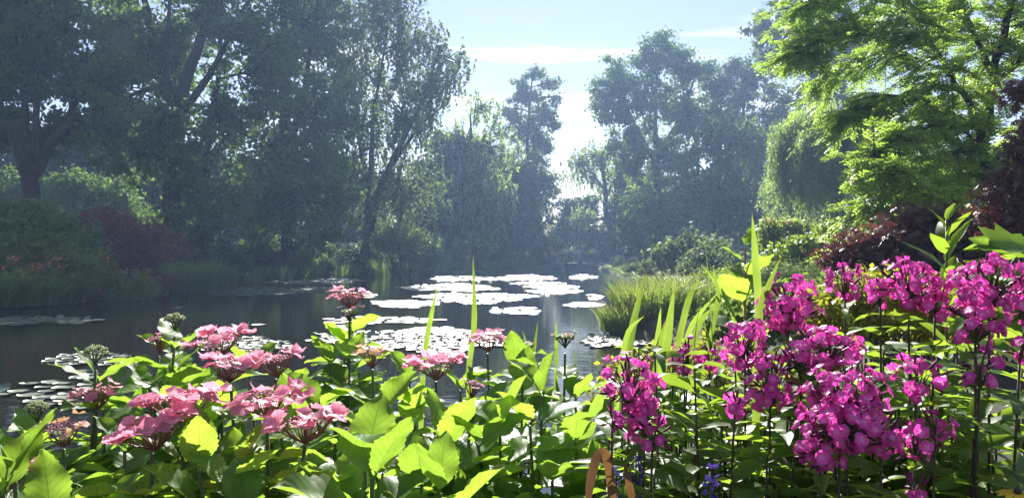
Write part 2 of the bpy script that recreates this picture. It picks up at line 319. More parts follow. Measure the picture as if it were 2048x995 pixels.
# ------------------------------------------------------------------ ground and water
SHORE = np.array([(-34, 3.2), (-6, 3.5), (-1, 3.8), (0.6, 4.6), (1.1, 7), (1.5, 10.5), (2.6, 13.5), (3.4, 16.2), (2.4, 17.3), (2.1, 19), (3.2, 21.5), (5.2, 27),
                  (6.6, 40), (8.2, 60), (9.6, 80), (9.8, 96), (5.0, 97), (4.4, 84), (0, 82), (-6, 79), (-9, 71), (-12, 62), (-17, 53), (-16.5, 44), (-16, 37), (-16.4, 31), (-17.2, 26), (-20, 18), (-30, 12)], float)
def shore_sd(x, y):
    """signed distance to the shoreline, positive on land"""
    x = np.atleast_1d(np.asarray(x, float)); y = np.atleast_1d(np.asarray(y, float))
    A = SHORE; B = np.roll(SHORE, -1, 0); best = np.full(x.shape, 1e9); ins = np.zeros(x.shape, bool)
    for (ax, ay), (bx, by) in zip(A, B):
        ex, ey = bx - ax, by - ay
        t = np.clip(((x - ax) * ex + (y - ay) * ey) / (ex * ex + ey * ey), 0, 1)
        best = np.minimum(best, np.hypot(x - ax - t * ex, y - ay - t * ey))
        cnd = (ay > y) != (by > y)
        with np.errstate(divide='ignore', invalid='ignore'):
            ins ^= cnd & (x < (bx - ax) * (y - ay) / (by - ay if by != ay else 1e-9) + ax)
    return np.where(ins, -best, best)
def sm(t): t = np.clip(t, 0, 1); return t * t * (3 - 2 * t)
def ground_h(x, y):
    s = shore_sd(x, y)
    return np.where(s > 0, -0.12 + 0.47 * sm(s / 0.8) + 0.35 * sm(s / 9.0) , -0.12 - 0.7 * sm(-s / 2.0))
def G(x, y): return float(ground_h(x, y)[0])
def axis(lo, hi, core0, core1, step, far):
    core = list(np.arange(core0, core1 + 1e-6, step)); a = []; v = core0; st = step
    while v > lo: st *= 1.35; v -= st; a.append(v)
    b = []; v = core1; st = step
    while v < hi: st *= 1.35; v += st; b.append(v)
    return np.array(a[::-1] + core + b)
gx = axis(-2500, 2500, -34, 34, 0.6, 0); gy = axis(-300, 3000, -4, 100, 0.6, 0)
X, Y = np.meshgrid(gx, gy); R0 = rng(5)
Zg = ground_h(X.ravel(), Y.ravel()) + R0.normal(size=X.size) * 0.02
nx, ny = len(gx), len(gy)
ii = (np.arange(ny - 1)[:, None] * nx + np.arange(nx - 1)[None]).ravel()
ground = link('ground', mesh_np('ground', np.stack([X.ravel(), Y.ravel(), Zg], 1), np.stack([ii, ii + 1, ii + 1 + nx, ii + nx], 1), M['soil'], True)); tag(ground, kind='structure')
wy = [(-45, 2), (20, 2), (20, 100), (-45, 100)]
water = link('pond_water', mesh_np('pond_water', [(x, y, 0.0) for x, y in wy], np.array([[0, 1, 2, 3]]), M['pond_water'])); tag(water, kind='structure')

# ------------------------------------------------------------------ trees
def lobe_m(lb, d):
    px, py, rx, ry, dd = lb[:5]
    D = d + dd; ctr = P(px, py, D); k = D / F
    return ctr, np.array([rx * k, rx * k * (lb[5] if len(lb) > 5 else 0.85), ry * k])
def make_tree(name, label, d, base_px, trunks, lobes, leaf, nleaf, lsize, seed, clump=0.75, style='clump', tr=0.35, droop=0.25, cat='tree', group=None, width=0.42, fork=None, shell=0.5, cden=1.0):
    """trunks: list of photograph polylines [(px,py),...] with a width in metres at the foot; lobes: (px,py,rx,ry,depth offset)"""
    R = rng(seed)
    bx, by = P(base_px, HZ, d)[:2]; bz = G(bx, by); O = np.array([bx, by, bz - 0.05])
    root = thing(name, label, cat, O, group)
    tb = MB(); nodes_ = []
    for pl, r0, r1, dd in trunks:
        pts = [P(px, py, d + dd * i / max(1, len(pl) - 1)) for i, (px, py) in enumerate(pl)]
        if pl[0][1] > 470: pts[0] = np.array([pts[0][0], pts[0][1], bz - 0.1])
        pts = np.array(pts); t = np.linspace(0, len(pts) - 1, 5 * (len(pts) - 1) + 1)
        path = np.stack([np.interp(t, np.arange(len(pts)), pts[:, i]) for i in range(3)], 1)
        path[1:-1] = (path[:-2] + 2 * path[1:-1] + path[2:]) / 4
        path[1:, :2] += R.normal(size=(len(path) - 1, 2)) * r0 * 0.10
        rad = np.linspace(r0, r1, len(path)); 
        if pl[0][1] > 470: rad[0] *= 1.35
        tb.tube(path - O, rad, 9); nodes_ += [(p, r) for p, r in zip(path, rad)]
    NP = np.array([n for n, _ in nodes_]); NR = np.array([r for _, r in nodes_])
    cb_ = MB(); vols = [np.prod(lobe_m(l, d)[1]) ** (2 / 3) for l in lobes]; tot = sum(vols)
    for lb, vv in zip(lobes, vols):
        ctr, rad = lobe_m(lb, d)
        nl = int(nleaf * vv / tot); rm = float(np.mean(rad))
        nc = max(6, int(cden * 10 * (rm / clump) ** 2 / 3))
        u = unit(R.normal(size=(nc, 3))); rr = R.uniform(0, 1, nc) ** shell
        cc = ctr + u * rr[:, None] * rad
        # limb into the lobe
        low = NP[NP[:, 2] < ctr[2] + 0.3 * rad[2]] if np.any(NP[:, 2] < ctr[2] + 0.3 * rad[2]) else NP
        k = np.argmin(np.linalg.norm((low - ctr) * np.array([1, 1, 0.7]), axis=1)); a = low[k]
        ra = NR[np.argmin(np.linalg.norm(NP - a, axis=1))] * 0.6
        limb = bez(a, ctr, R, 7); tb.tube(limb - O, np.linspace(max(ra, 0.05), 0.05, 7), 6)
        for q in range(min(nc, 46)):
            j = R.integers(2, 7); s_ = limb[j]
            tb.tube(bez(s_, cc[q], R, 5, up=0.15) - O, np.linspace(0.05, 0.012, 5) * (0.6 + d / 90), 4, cap=False)
        m = max(4, nl // nc); ct = R.uniform(0, 1, nc)
        if style == 'weep':
            st = np.repeat(cc, max(2, m // 16), 0) + R.normal(size=(nc * max(2, m // 16), 3)) * clump * 0.6
            ln = R.uniform(0.4, 1.5, len(st)) * clump * 1.5
            tt = R.uniform(0, 1, (len(st), 16)); pos = np.repeat(st[:, None], 16, 1).copy()
            pos[..., 2] -= tt * ln[:, None]; sway = R.normal(size=(len(st), 1, 2)) * 0.18; pos[..., :2] += sway * tt[..., None] * ln[:, None, None]
            pos = pos.reshape(-1, 3) + R.normal(size=(len(st) * 16, 3)) * 0.03
            leaf_quads(cb_, pos - O, lsize * 1.1, R, 0.8, 0.2, width * 0.75)
        else:
            g = R.normal(size=(nc * m, 3)) * clump * np.array([0.50, 0.50, 0.32])
            g *= (0.7 + 0.6 * R.uniform(0, 1, nc)).repeat(m)[:, None]
            pos = np.repeat(cc, m, 0) + g
            leaf_quads(cb_, pos - O, lsize * 1.32, R, droop, 0.8, width, tint=np.clip(np.repeat(ct, m) * 0.8 + R.uniform(0, 0.2, nc * m), 0, 1), nb=g)
    link('trunk', tb.mesh('trunk', M['bark'], True), root)
    link('crown', cb_.mesh('crown', M[leaf]), root)
    return root

make_tree('forked_tree', 'tree forking low above ivy at the far left edge', 36, 62,
          [([(62, 505), (62, 400), (58, 330)], 0.42, 0.32, 0), ([(58, 345), (38, 280), (8, 245), (-70, 215)], 0.40, 0.10, -2), ([(62, 345), (95, 290), (135, 250), (165, 120)], 0.40, 0.10, 1),
           ([(58, 330), (50, 240), (40, 60), (30, -60)], 0.22, 0.07, 1), ([(75, 320), (70, 180), (82, -40)], 0.20, 0.05, 0)],
          [(40, 120, 120, 130, 0), (170, 150, 110, 110, 2), (-60, 160, 110, 130, 0), (100, -60, 170, 120, 0), (205, 250, 60, 60, 1), (-40, -60, 120, 110, 0), (120, 265, 70, 45, 2), (0, 250, 70, 50, 2), (60, 30, 120, 100, 3)],
          'tree_leaf', 52000, 0.15, 11, 0.62, shell=0.6)
make_tree('big_tree', 'tall broad tree with thick dark trunk and spreading bare limbs against the sky', 48, 345,
          [([(345, 520), (345, 350), (352, 210)], 0.58, 0.42, 0), ([(352, 225), (385, 120), (425, 20), (450, -90)], 0.42, 0.12, -1), ([(350, 220), (310, 110), (290, 0), (280, -100)], 0.38, 0.10, 2),
           ([(360, 230), (420, 150), (480, 30), (540, -60)], 0.26, 0.08, 1), ([(395, 500), (410, 320), (440, 120), (445, -60)], 0.30, 0.08, 4), ([(345, 240), (330, 120), (345, -80)], 0.25, 0.06, -2)],
          [(285, 90, 95, 110, 0), (450, 230, 80, 120, 2), (470, 60, 90, 70, 0), (300, 300, 110, 90, -2), (370, -70, 190, 70, 0), (530, 150, 70, 110, 3), (410, 400, 120, 90, 0), (235, 210, 70, 90, 2), (350, 130, 80, 90, 5), (240, 60, 80, 90, 3), (390, 40, 80, 80, 5), (330, 230, 80, 60, -1.5)],
          'tree_leaf', 54000, 0.17, 12, 0.72, shell=0.65)
make_tree('bushy_tree', 'tall dense dark tree left of the drooping tree, its top out of view', 56, 570,
          [([(575, 520), (572, 300), (565, 60), (560, -120)], 0.55, 0.12, 0), ([(572, 330), (610, 180), (640, -40)], 0.28, 0.08, -2)],
          [(560, 100, 95, 130, 0), (640, 60, 90, 130, 1), (545, 310, 110, 120, 0), (655, 250, 90, 120, -2), (620, 400, 130, 100, -3), (600, -60, 150, 90, 0), (510, 420, 90, 90, 0)],
          'tree_leaf', 46000, 0.19, 13, 0.85, shell=0.55)
make_tree('drooping_tree', 'feathery drooping tree with forked trunk leaning over the left bank', 66, 742,
          [([(735, 530), (738, 440), (742, 400)], 0.55, 0.42, 0), ([(742, 410), (800, 290), (850, 190), (880, 90)], 0.30, 0.06, -2), ([(740, 405), (745, 240), (775, 60)], 0.30, 0.06, 0), ([(742, 400), (712, 250), (705, 40)], 0.26, 0.06, 1), ([(770, 350), (840, 250), (900, 200)], 0.2, 0.05, 0)],
          [(740, 40, 90, 80, 0), (820, 100, 90, 95, 0), (700, 170, 95, 110, 2), (860, 170, 70, 80, -2), (800, 230, 85, 95, 0), (690, 330, 90, 110, 0), (800, 370, 100, 90, 1), (900, 120, 45, 45, 0), (770, -30, 80, 50, 0)],
          'tree_leaf_grey', 48000, 0.20, 14, 0.85, style='weep', width=0.5, shell=0.6)
make_tree('pale_tree', 'low pale green tree between the drooping tree and the slim ragged tree', 84, 950,
          [([(950, 520), (948, 380), (940, 230)], 0.35, 0.08, 0)],
          [(920, 290, 55, 80, 0), (985, 300, 55, 80, 0), (950, 390, 90, 80, 0), (965, 215, 35, 35, 0)], 'willow_leaf', 17000, 0.22, 15, 0.8, style='weep', width=0.5)
make_tree('ragged_tree', 'slim tree with ragged tufted top rising into the sky gap', 116, 1055,
          [([(1055, 525), (1052, 330), (1060, 200), (1066, 138)], 0.40, 0.05, 0)],
          [(1066, 148, 20, 18, 0), (1098, 168, 20, 12, 0), (1038, 170, 16, 11, 0), (1112, 196, 14, 8, 0), (1022, 222, 18, 12, 0), (1105, 250, 18, 12, 0), (1072, 195, 16, 14, 0), (1040, 195, 30, 20, 0), (1088, 225, 32, 20, 0), (1040, 255, 45, 32, 0), (1082, 282, 32, 30, 0), (1045, 340, 60, 50, 0), (1085, 370, 42, 40, 0), (1050, 430, 75, 60, 0)],
          'tree_leaf_grey', 22000, 0.28, 16, 0.85, cden=1.2)
make_tree('willowy_tree', 'small light green tree with a dark bare trunk beside the bridge', 104, 1215,
          [([(1215, 545), (1216, 440), (1208, 360), (1200, 310)], 0.55, 0.14, 0), ([(1210, 380), (1180, 340), (1165, 320)], 0.18, 0.05, 0), ([(1212, 390), (1250, 330), (1265, 300)], 0.2, 0.05, 0)],
          [(1200, 310, 50, 40, 0), (1160, 330, 30, 40, 0), (1255, 310, 42, 45, 0), (1160, 440, 35, 45, 0), (1270, 400, 40, 60, 2), (1200, 370, 25, 30, 0)], 'willow_leaf', 15000, 0.20, 17, 0.75, style='weep', width=0.6)
make_tree('round_tree', 'tallest rounded tree on the right of the sky gap with clumped crown', 102, 1310,
          [([(1318, 520), (1315, 380), (1310, 250), (1315, 120)], 0.65, 0.12, 0), ([(1313, 330), (1260, 230), (1235, 150)], 0.3, 0.06, 0), ([(1314, 310), (1370, 220), (1395, 140)], 0.3, 0.06, 0)],
          [(1240, 150, 50, 45, 0), (1310, 115, 55, 50, 0), (1380, 140, 50, 50, 0), (1225, 230, 40, 40, 0), (1300, 210, 65, 55, -2), (1380, 230, 60, 60, 0), (1270, 300, 60, 50, -2), (1350, 320, 70, 60, 0), (1325, 420, 100, 70, 0), (1215, 190, 35, 25, 0), (1330, 80, 25, 20, 0)],
          'tree_leaf', 42000, 0.26, 18, 1.05, shell=0.45)
make_tree('grey_green_tree', 'silvery green rounded tree crown behind the weeping willow', 108, 1490,
          [([(1490, 520), (1488, 300), (1485, 150)], 0.5, 0.1, 0)],
          [(1440, 170, 50, 60, 0), (1500, 160, 60, 55, 0), (1545, 230, 60, 70, 0), (1450, 250, 60, 60, 0), (1510, 320, 80, 80, 0)], 'tree_leaf_grey', 24000, 0.27, 19, 1.0)
make_tree('shade_tree', 'dark spreading tree with light green top edge in front of the rounded tree', 82, 1440,
          [([(1445, 530), (1442, 400), (1438, 270)], 0.5, 0.1, 0)],
          [(1430, 270, 50, 45, 0), (1490, 290, 60, 55, 0), (1400, 370, 70, 70, 0), (1480, 400, 80, 80, 0), (1350, 450, 60, 60, 0)], 'tree_leaf', 26000, 0.22, 20, 0.85, style='weep', width=0.7)
make_tree('wispy_tree', 'tall wispy grey-green tree showing at the top beside the locust', 92, 1640,
          [([(1650, 520), (1645, 250), (1620, 120), (1590, 10)], 0.5, 0.08, 0), ([(1640, 240), (1680, 120), (1700, -20)], 0.3, 0.06, 0), ([(1625, 140), (1570, 70), (1520, 40)], 0.18, 0.04, 0)],
          [(1530, 60, 42, 40, 0), (1580, 10, 55, 40, 0), (1610, 110, 60, 50, 0), (1680, 80, 70, 90, 0), (1560, 120, 40, 35, 0), (1650, 190, 60, 50, 0)], 'tree_leaf_grey', 22000, 0.27, 21, 0.95, shell=0.6)
# weeping willows: dome of limbs with long hanging strands
def weeping_willow(label, d, px, top, bot, rx, seed, nst, leafs):
    R = rng(seed); k = d / F; bx = (px - 1024) * k; bz = G(bx, d); O = np.array([bx, d, bz - 0.05])
    root = thing('weeping_willow', label, 'tree', O)
    zt = P(px, top, d)[2]; zb = P(px, bot, d)[2]; r = rx * k
    tb = MB(); tb.tube(bez(O, (bx, d, zt - r * 0.9), R, 8, up=0) - O, np.linspace(0.45, 0.2, 8), 9)
    cb_ = MB()
    dirs = unit(np.stack([R.normal(size=nst), R.normal(size=nst), R.uniform(0.05, 1.2, nst)], 1))
    nb = 30; bd = unit(np.stack([R.normal(size=nb), R.normal(size=nb), R.uniform(0.0, 1.3, nb)], 1)); bp = np.array([bx, d, zt - r * 1.0]) + bd * np.array([r, r * 0.9, r]) * R.uniform(0.6, 1.0, (nb, 1)); bl = R.uniform(0.35, 1.0, nb)
    kk = R.integers(0, nb, nst); dirs = unit(dirs + bd[kk])
    tips = bp[kk] + R.normal(size=(nst, 3)) * np.array([0.42, 0.42, 0.22])
    for q in range(nb): tb.tube(bez((bx, d, zt - r * 1.3), bp[q], R, 6, up=0.3) - O, np.linspace(0.11, 0.02, 6), 5, cap=False)
    lob = 0.55 + 0.45 * np.sin(np.arctan2(dirs[:, 1], dirs[:, 0]) * 5 + seed) * np.sin(np.arctan2(dirs[:, 1], dirs[:, 0]) * 3)
    ln = np.clip((tips[:, 2] - zb) * R.uniform(0.45, 1.0, nst) * bl[kk], 0.6, None)
    tt = np.linspace(0, 1, leafs)[None] ** 0.9
    pos = np.repeat(tips[:, None], leafs, 1); out = dirs.copy(); out[:, 2] = 0
    pos = pos + out[:, None] * (0.35 * np.sqrt(tt))[..., None]; pos[..., 2] -= tt * ln[:, None]
    pos[..., :2] += (R.normal(size=(nst, 1, 2)) * 0.10) * tt[..., None] * ln[:, None, None] * 0.5
    pos = pos.reshape(-1, 3) + R.normal(size=(nst * leafs, 3)) * 0.05
    leaf_quads(cb_, pos - O, 0.20, R, 0.95, 0.0, 0.14, tint=np.clip(np.repeat(R.uniform(0, 1, nst), leafs) * .7 + R.uniform(0, .3, nst * leafs), 0, 1))
    link('trunk', tb.mesh('trunk', M['bark'], True), root); link('crown', cb_.mesh('crown', M['willow_leaf']), root)
    return root
weeping_willow('weeping willow with long pale green hanging strands left of the locust', 42, 1680, 172, 455, 115, 31, 3200, 44)
weeping_willow('smaller darker weeping willow low behind the big weeping willow', 58, 1585, 330, 470, 50, 32, 700, 30)

# woodland behind: a few tree shapes copied far back
def generic_tree(seed, h, leaf):
    R = rng(seed); tb = MB(); cbm = MB()
    tb.tube(bez((0, 0, -0.2), (R.normal() * 0.4, R.normal() * 0.4, h * 0.8), R, 8, up=0, wob=0.03), np.linspace(0.4, 0.08, 8), 8)
    for q in range(16):
        a = R.uniform(0, 2 * PI); z = h * R.uniform(0.18, 0.92); rr = h * 0.24 * (1 - 0.5 * abs(z / h - 0.45)) * R.uniform(0.5, 1)
        ctr = np.array([math.cos(a) * rr, math.sin(a) * rr, z]); tb.tube(bez((0, 0, z * 0.75), ctr, R, 5), np.linspace(0.13, 0.03, 5), 5, cap=False)
        nc = 26; cc = ctr + unit(R.normal(size=(nc, 3))) * (R.uniform(0, 1, (nc, 1)) ** 0.5) * np.array([h * 0.15, h * 0.15, h * 0.11])
        gg = R.normal(size=(nc * 52, 3)) * np.array([.6, .6, .4]); pos = np.repeat(cc, 52, 0) + gg
        leaf_quads(cbm, pos, 0.34, R, 0.25, 0.8, 0.42, tint=np.clip(np.repeat(R.uniform(0, 1, nc), 52) * .75 + R.uniform(0, .25, nc * 52), 0, 1), nb=gg)
    return tb.mesh('trunk', M['bark'], True), cbm.mesh('crown', M[leaf])
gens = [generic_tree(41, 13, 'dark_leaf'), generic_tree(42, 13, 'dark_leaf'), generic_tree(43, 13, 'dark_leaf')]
Rw = rng(77)
wood = [(x, d) for d, xs in ((74, range(-120, 480, 105)), (92, range(360, 1000, 90)), (118, range(-150, 1130, 100)), (112, range(1180, 1800, 90)), (70, range(1700, 2150, 110))) for x in xs]
for i, (px, d) in enumerate(wood):
    dd = d + Rw.uniform(-5, 5); px += Rw.uniform(-25, 25); bx = (px - 1024) / F * dd; bz = G(bx, dd)
    left = px < 1100
    t = thing('woodland_tree', 'dark tree in the shaded wood closing the view beyond the left bank' if left else 'dark tree in the wood behind the bridge and the right bank', 'tree', (bx, dd, bz), 'trees of the wood beyond the left bank' if left else 'trees of the wood on the right')
    sc_ = Rw.uniform(0.75, 1.15) * (0.62 if 1060 < px < 1190 else 1.0); t.scale = (sc_, sc_, sc_); t.rotation_euler.z = Rw.uniform(0, 6.28)
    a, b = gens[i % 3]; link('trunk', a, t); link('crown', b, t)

# ------------------------------------------------------------------ near locust tree on the right
def compound(mb, pos, dr, nr, L, R, pairs=6, lw=0.30, ls=0.30):
    """pinnate leaves: leaflet faces along a rachis"""
    n = len(pos); sdv = unit(np.cross(dr, nr)); nr = unit(np.cross(sdv, dr))
    for p in range(pairs + 1):
        f = (p + 0.6) / (pairs + 0.6)
        base = pos + dr * (L * f)[:, None] + np.array([0, 0, -1]) * (0.22 * L * f * f)[:, None]
        for sgn in ((-1, 1) if p < pairs else (0,)):
            dv = unit(dr * 0.55 + sdv * sgn * 1.0 + np.array([0, 0, -0.25]) + R.normal(size=(n, 3)) * 0.12) if sgn else dr
            ll = (L * ls * (1 - 0.35 * abs(f - 0.5)))[:, None]; wv = unit(np.cross(dv, nr)) * ll * lw * 0.6
            V = np.stack([base, base + dv * ll * 0.5 + wv, base + dv * ll, base + dv * ll * 0.5 - wv], 1).reshape(-1, 3)
            mb.add(V, np.arange(4 * n).reshape(-1, 4), None, np.repeat(np.clip(R.uniform(0, 1, n), 0, 1), 4))
def locust_tree():
    R = rng(51); d = 13.5; bx, by = P(2005, HZ, d)[:2]; O = np.array([bx, by, G(bx, by) - 0.05])
    root = thing('locust_tree', 'large bright green feathery leaved tree reaching in from the right edge', 'tree', O)
    tb = MB(); cb_ = MB()
    limbs = [([(2010, 640), (2005, 540), (1985, 420), (1968, 300), (1990, 150), (2020, 20), (2040, -120)], 0.14, 0.07, 0),
             ([(1968, 300), (1935, 200), (1880, 110), (1830, 30), (1790, -60)], 0.085, 0.03, -1.2),
             ([(1990, 170), (1960, 90), (1910, -10), (1860, -90)], 0.085, 0.03, 0.6),
             ([(1968, 310), (1900, 300), (1800, 340), (1760, 395), (1725, 415)], 0.05, 0.008, -0.8),
             ([(1975, 350), (1890, 350), (1800, 410), (1740, 480), (1690, 520)], 0.05, 0.008, 0.5),
             ([(1960, 260), (1850, 200), (1760, 190), (1720, 215), (1700, 232)], 0.045, 0.008, 0.4),
             ([(1880, 110), (1760, 60), (1660, 60), (1625, 90), (1600, 110)], 0.04, 0.008, -0.5),
             ([(1910, 150), (1820, 110), (1720, 110), (1640, 170)], 0.04, 0.008, 1.2),
             ([(1830, 30), (1720, -20), (1650, -10), (1595, 20)], 0.04, 0.008, 0),
             ([(1965, 290), (1900, 250), (1810, 260), (1780, 290), (1745, 312)], 0.04, 0.008, -1.6),
             ([(1985, 420), (1900, 420), (1820, 440), (1780, 480), (1720, 500)], 0.04, 0.008, 0),
             ([(1990, 170), (2060, 100), (2160, 60)], 0.06, 0.02, 0), ([(1975, 330), (2060, 270), (2160, 260)], 0.05, 0.02, 1.0), ([(2030, -20), (1960, -120), (1860, -160)], 0.06, 0.02, 0.5),
             ([(1980, 380), (1930, 300), (1880, 220), (1850, 180)], 0.04, 0.012, 1.5), ([(1985, 400), (1900, 380), (1840, 390), (1790, 330)], 0.035, 0.01, -2.0)]
    twp, twd = [], []
    for pl, r0, r1, dd in limbs:
        pts = np.array([P(px, py, d + dd * i / (len(pl) - 1)) for i, (px, py) in enumerate(pl)])
        t = np.linspace(0, len(pts) - 1, 6 * (len(pts) - 1) + 1)
        path = np.stack([np.interp(t, np.arange(len(pts)), pts[:, i]) for i in range(3)], 1)
        path[1:-1] = (path[:-2] + 2 * path[1:-1] + path[2:]) / 4; path[1:] += R.normal(size=(len(path) - 1, 3)) * 0.02
        tb.tube(path - O, np.linspace(r0, r1, len(path)) * 0.75, 7)
        r0_ = r0; start = 8 if r0 > 0.1 else (6 if r0 > 0.06 else 3)
        for i in range(start, len(path)):
            for q in range(3 if r0 < 0.055 else 5):
                g = unit(path[i] - path[i - 1]); side = unit(np.cross(g, [0, 0, 1.0])) * (1 if (i + q) % 2 else -1)
                dv = unit(g * 0.55 + side * R.uniform(0.1, 1.2) + np.array([-0.15, 0, R.uniform(-0.5, 0.35)]) + R.normal(size=3) * 0.35)
                L = R.uniform(0.30, 0.75) * (1.0 if r0 < 0.055 else 1.5); tp = path[i] + dv * np.linspace(0, L, 6)[:, None]; tp[:, 2] -= 0.28 * (np.linspace(0, 1, 6) ** 2) * L
                tb.tube(tp - O, np.linspace(0.010, 0.003, 6), 4, cap=False)
                for z in np.linspace(0.18, 1, 10):
                    p = np.array([np.interp(z * 5, range(6), tp[:, j]) for j in range(3)])
                    for sgn in (-1, 1):
                        s2 = unit(np.cross(dv, [0, 0, 1.0])) * sgn
                        twp.append(p + R.normal(size=3) * 0.02); twd.append(unit(dv * R.uniform(0.4, 1.0) + s2 * 0.9 + np.array([0, 0, R.uniform(-0.35, 0.1)])))
    twp = np.array(twp); twd = np.array(twd); n = len(twp)
    nr = unit(np.array([0, 0, 1.0]) + R.normal(size=(n, 3)) * 0.6)
    compound(cb_, twp - O, twd, nr, R.uniform(0.12, 0.21, n), R, 4, 0.46, 0.38)
    link('trunk', tb.mesh('trunk', M['bark'], True), root); tag(link('crown', cb_.mesh('crown', M['locust_leaf']), root), kind='stuff')
locust_tree()

# ------------------------------------------------------------------ shrubs
def shrub_parts(lobes, leaf, n, size, seed, style='plain', clump=0.3, width=0.42, droop=0.2, stem='bark', nstem=10, shell=0.4):
    """lobes: list of (centre, radii) relative to the foot; returns stem mesh, foliage mesh and surface points"""
    R = rng(seed); sb = MB(); fb = MB(); surf = []
    vols = [float(np.prod(r)) ** (2 / 3) for _, r in lobes]; tot = sum(vols)
    for (ctr, rad), vv in zip(lobes, vols):
        ctr = np.array(ctr, float); rad = np.array(rad, float); nc = max(8, int(14 * (np.mean(rad) / clump) ** 2 / 3)); nl = max(3, int(n * vv / tot / nc))
        u = unit(R.normal(size=(nc, 3)) + np.array([0, -0.25, 0.25])); cc = ctr + u * (R.uniform(0, 1, (nc, 1)) ** shell) * rad
        cc[:, 2] = np.maximum(cc[:, 2], 0.05)
        surf.append(cc[u[:, 2] > -0.1])
        for q in range(min(nstem, nc)):
            sb.tube(bez((ctr[0] * 0.4 + R.normal() * 0.06, ctr[1] * 0.4 + R.normal() * 0.06, -0.05), cc[q], R, 5, up=0.2), np.linspace(0.03, 0.006, 5) * max(0.4, min(1.5, np.mean(rad))), 4, cap=False)
        gg = R.normal(size=(nc * nl, 3)) * clump * np.array([.6, .6, .45]); pos = np.repeat(cc, nl, 0) + gg; pos[:, 2] = np.maximum(pos[:, 2], 0.01)
        tt = np.clip(np.repeat(R.uniform(0, 1, nc), nl) * .55 + R.uniform(0, .5, nc * nl), 0, 1)
        if style == 'maple':
            nr = unit(R.normal(size=(len(pos), 3)) + np.array([0, -0.2, 1.3])); d0 = unit(np.cross(nr, R.normal(size=(len(pos), 3)))); s0 = np.cross(d0, nr)
            for ang, sc_ in ((0, 1), (0.75, 0.85), (-0.75, 0.85), (1.6, 0.55), (-1.6, 0.55)):
                dv = d0 * math.cos(ang) + s0 * math.sin(ang); wv = np.cross(dv, nr) * size * 0.17 * sc_; L = size * sc_
                V = np.stack([pos, pos + dv * L * .5 + wv, pos + dv * L - np.array([0, 0, 0.2 * L]), pos + dv * L * .5 - wv], 1).reshape(-1, 3)
                fb.add(V, np.arange(4 * len(pos)).reshape(-1, 4), None, np.repeat(tt, 4))
        else:
            leaf_quads(fb, pos, size, R, droop, 0.7, width, tint=tt, nb=gg)
    return sb.mesh('stem', M[stem]), fb.mesh('foliage', M[leaf]), np.concatenate(surf)
def shrub(name, label, d, px, lobes_px, leaf, n, size, seed, cat='shrub', group=None, **kw):
    bx = (px - 1024) / F * d; O = np.array([bx, d, max(G(bx, d), 0.0)])
    lobes = []
    for lb in lobes_px:
        ctr, rad = lobe_m(lb, d); lobes.append((ctr - O, rad))
    a, b, sf = shrub_parts(lobes, leaf, n, size, seed, **kw)
    root = thing(name, label, cat, O, group); link('stem', a, root); tag(link('foliage', b, root), kind='stuff')
    return root, sf
def blossoms(root, pts, mat, n, size, seed, name='blossom', petals=6, spread=0.1):
    R = rng(seed); mb = MB(); k = R.integers(0, len(pts), n)
    ctr = pts[k] + unit(R.normal(size=(n, 3)) + np.array([0, -0.5, 0.6])) * spread
    for q in range(petals):
        leaf_quads(mb, ctr + R.normal(size=(n, 3)) * size * 0.25, size, R, 0.0, 0.6, 0.5)
    return tag(link(name, mb.mesh(name, M[mat]), root), kind='stuff')
def blades(mb, n, base, spread, length, width, arch, R, lean=(0, 0), tint=None, segs=6, stiff=0.5):
    """arching strap leaves"""
    for q in range(n):
        a = R.uniform(0, 2 * PI); r = spread * math.sqrt(R.uniform()); b = np.array(base, float) + np.array([math.cos(a) * r, math.sin(a) * r, 0])
        a2 = a + R.normal() * 0.5; out = np.array([math.cos(a2), math.sin(a2), 0]) + np.array([lean[0], lean[1], 0])
        L = length * R.uniform(0.65, 1.1); ar = arch * R.uniform(0.5, 1.3); t = np.linspace(0, 1, segs)
        z = L * (t * (1 - 0.12 * ar) - 0.55 * ar * np.maximum(t - 0.35, 0) ** 2 * 1.6); h = L * ar * (0.25 * t + 0.55 * t * t)
        path = b + out * h[:, None] + np.array([0, 0, 1.0]) * z[:, None]
        sdv = np.array([-out[1], out[0], 0]); sdv = sdv / (np.linalg.norm(sdv) + 1e-6); tw = R.normal() * 0.6
        sdv = sdv * math.cos(tw) + unit(out) * math.sin(tw)
        wv = (width * (1 - t ** 2.2) * 0.5 + 0.0008)[:, None] * sdv
        V = np.stack([path - wv, path + wv], 1).reshape(-1, 3); i = np.arange(segs - 1) * 2
        mb.add(V, np.stack([i, i + 1, i + 3, i + 2], 1), None, R.uniform(0, 1) if tint is None else tint)
def grass_clump(name, label, d, px, n, spread, length, width, arch, mat, seed, cat='grass clump', group=None, z=None, lean=(0, 0)):
    R = rng(seed); bx = (px - 1024) / F * d; O = (bx, d, max(G(bx, d), -0.02) if z is None else z)
    root = thing(name, label, cat, O, group); mb = MB(); blades(mb, n, (0, 0, -0.03), spread, length, width, arch, R, lean)
    tag(link('blades', mb.mesh('blades', M[mat]), root), kind='stuff'); return root

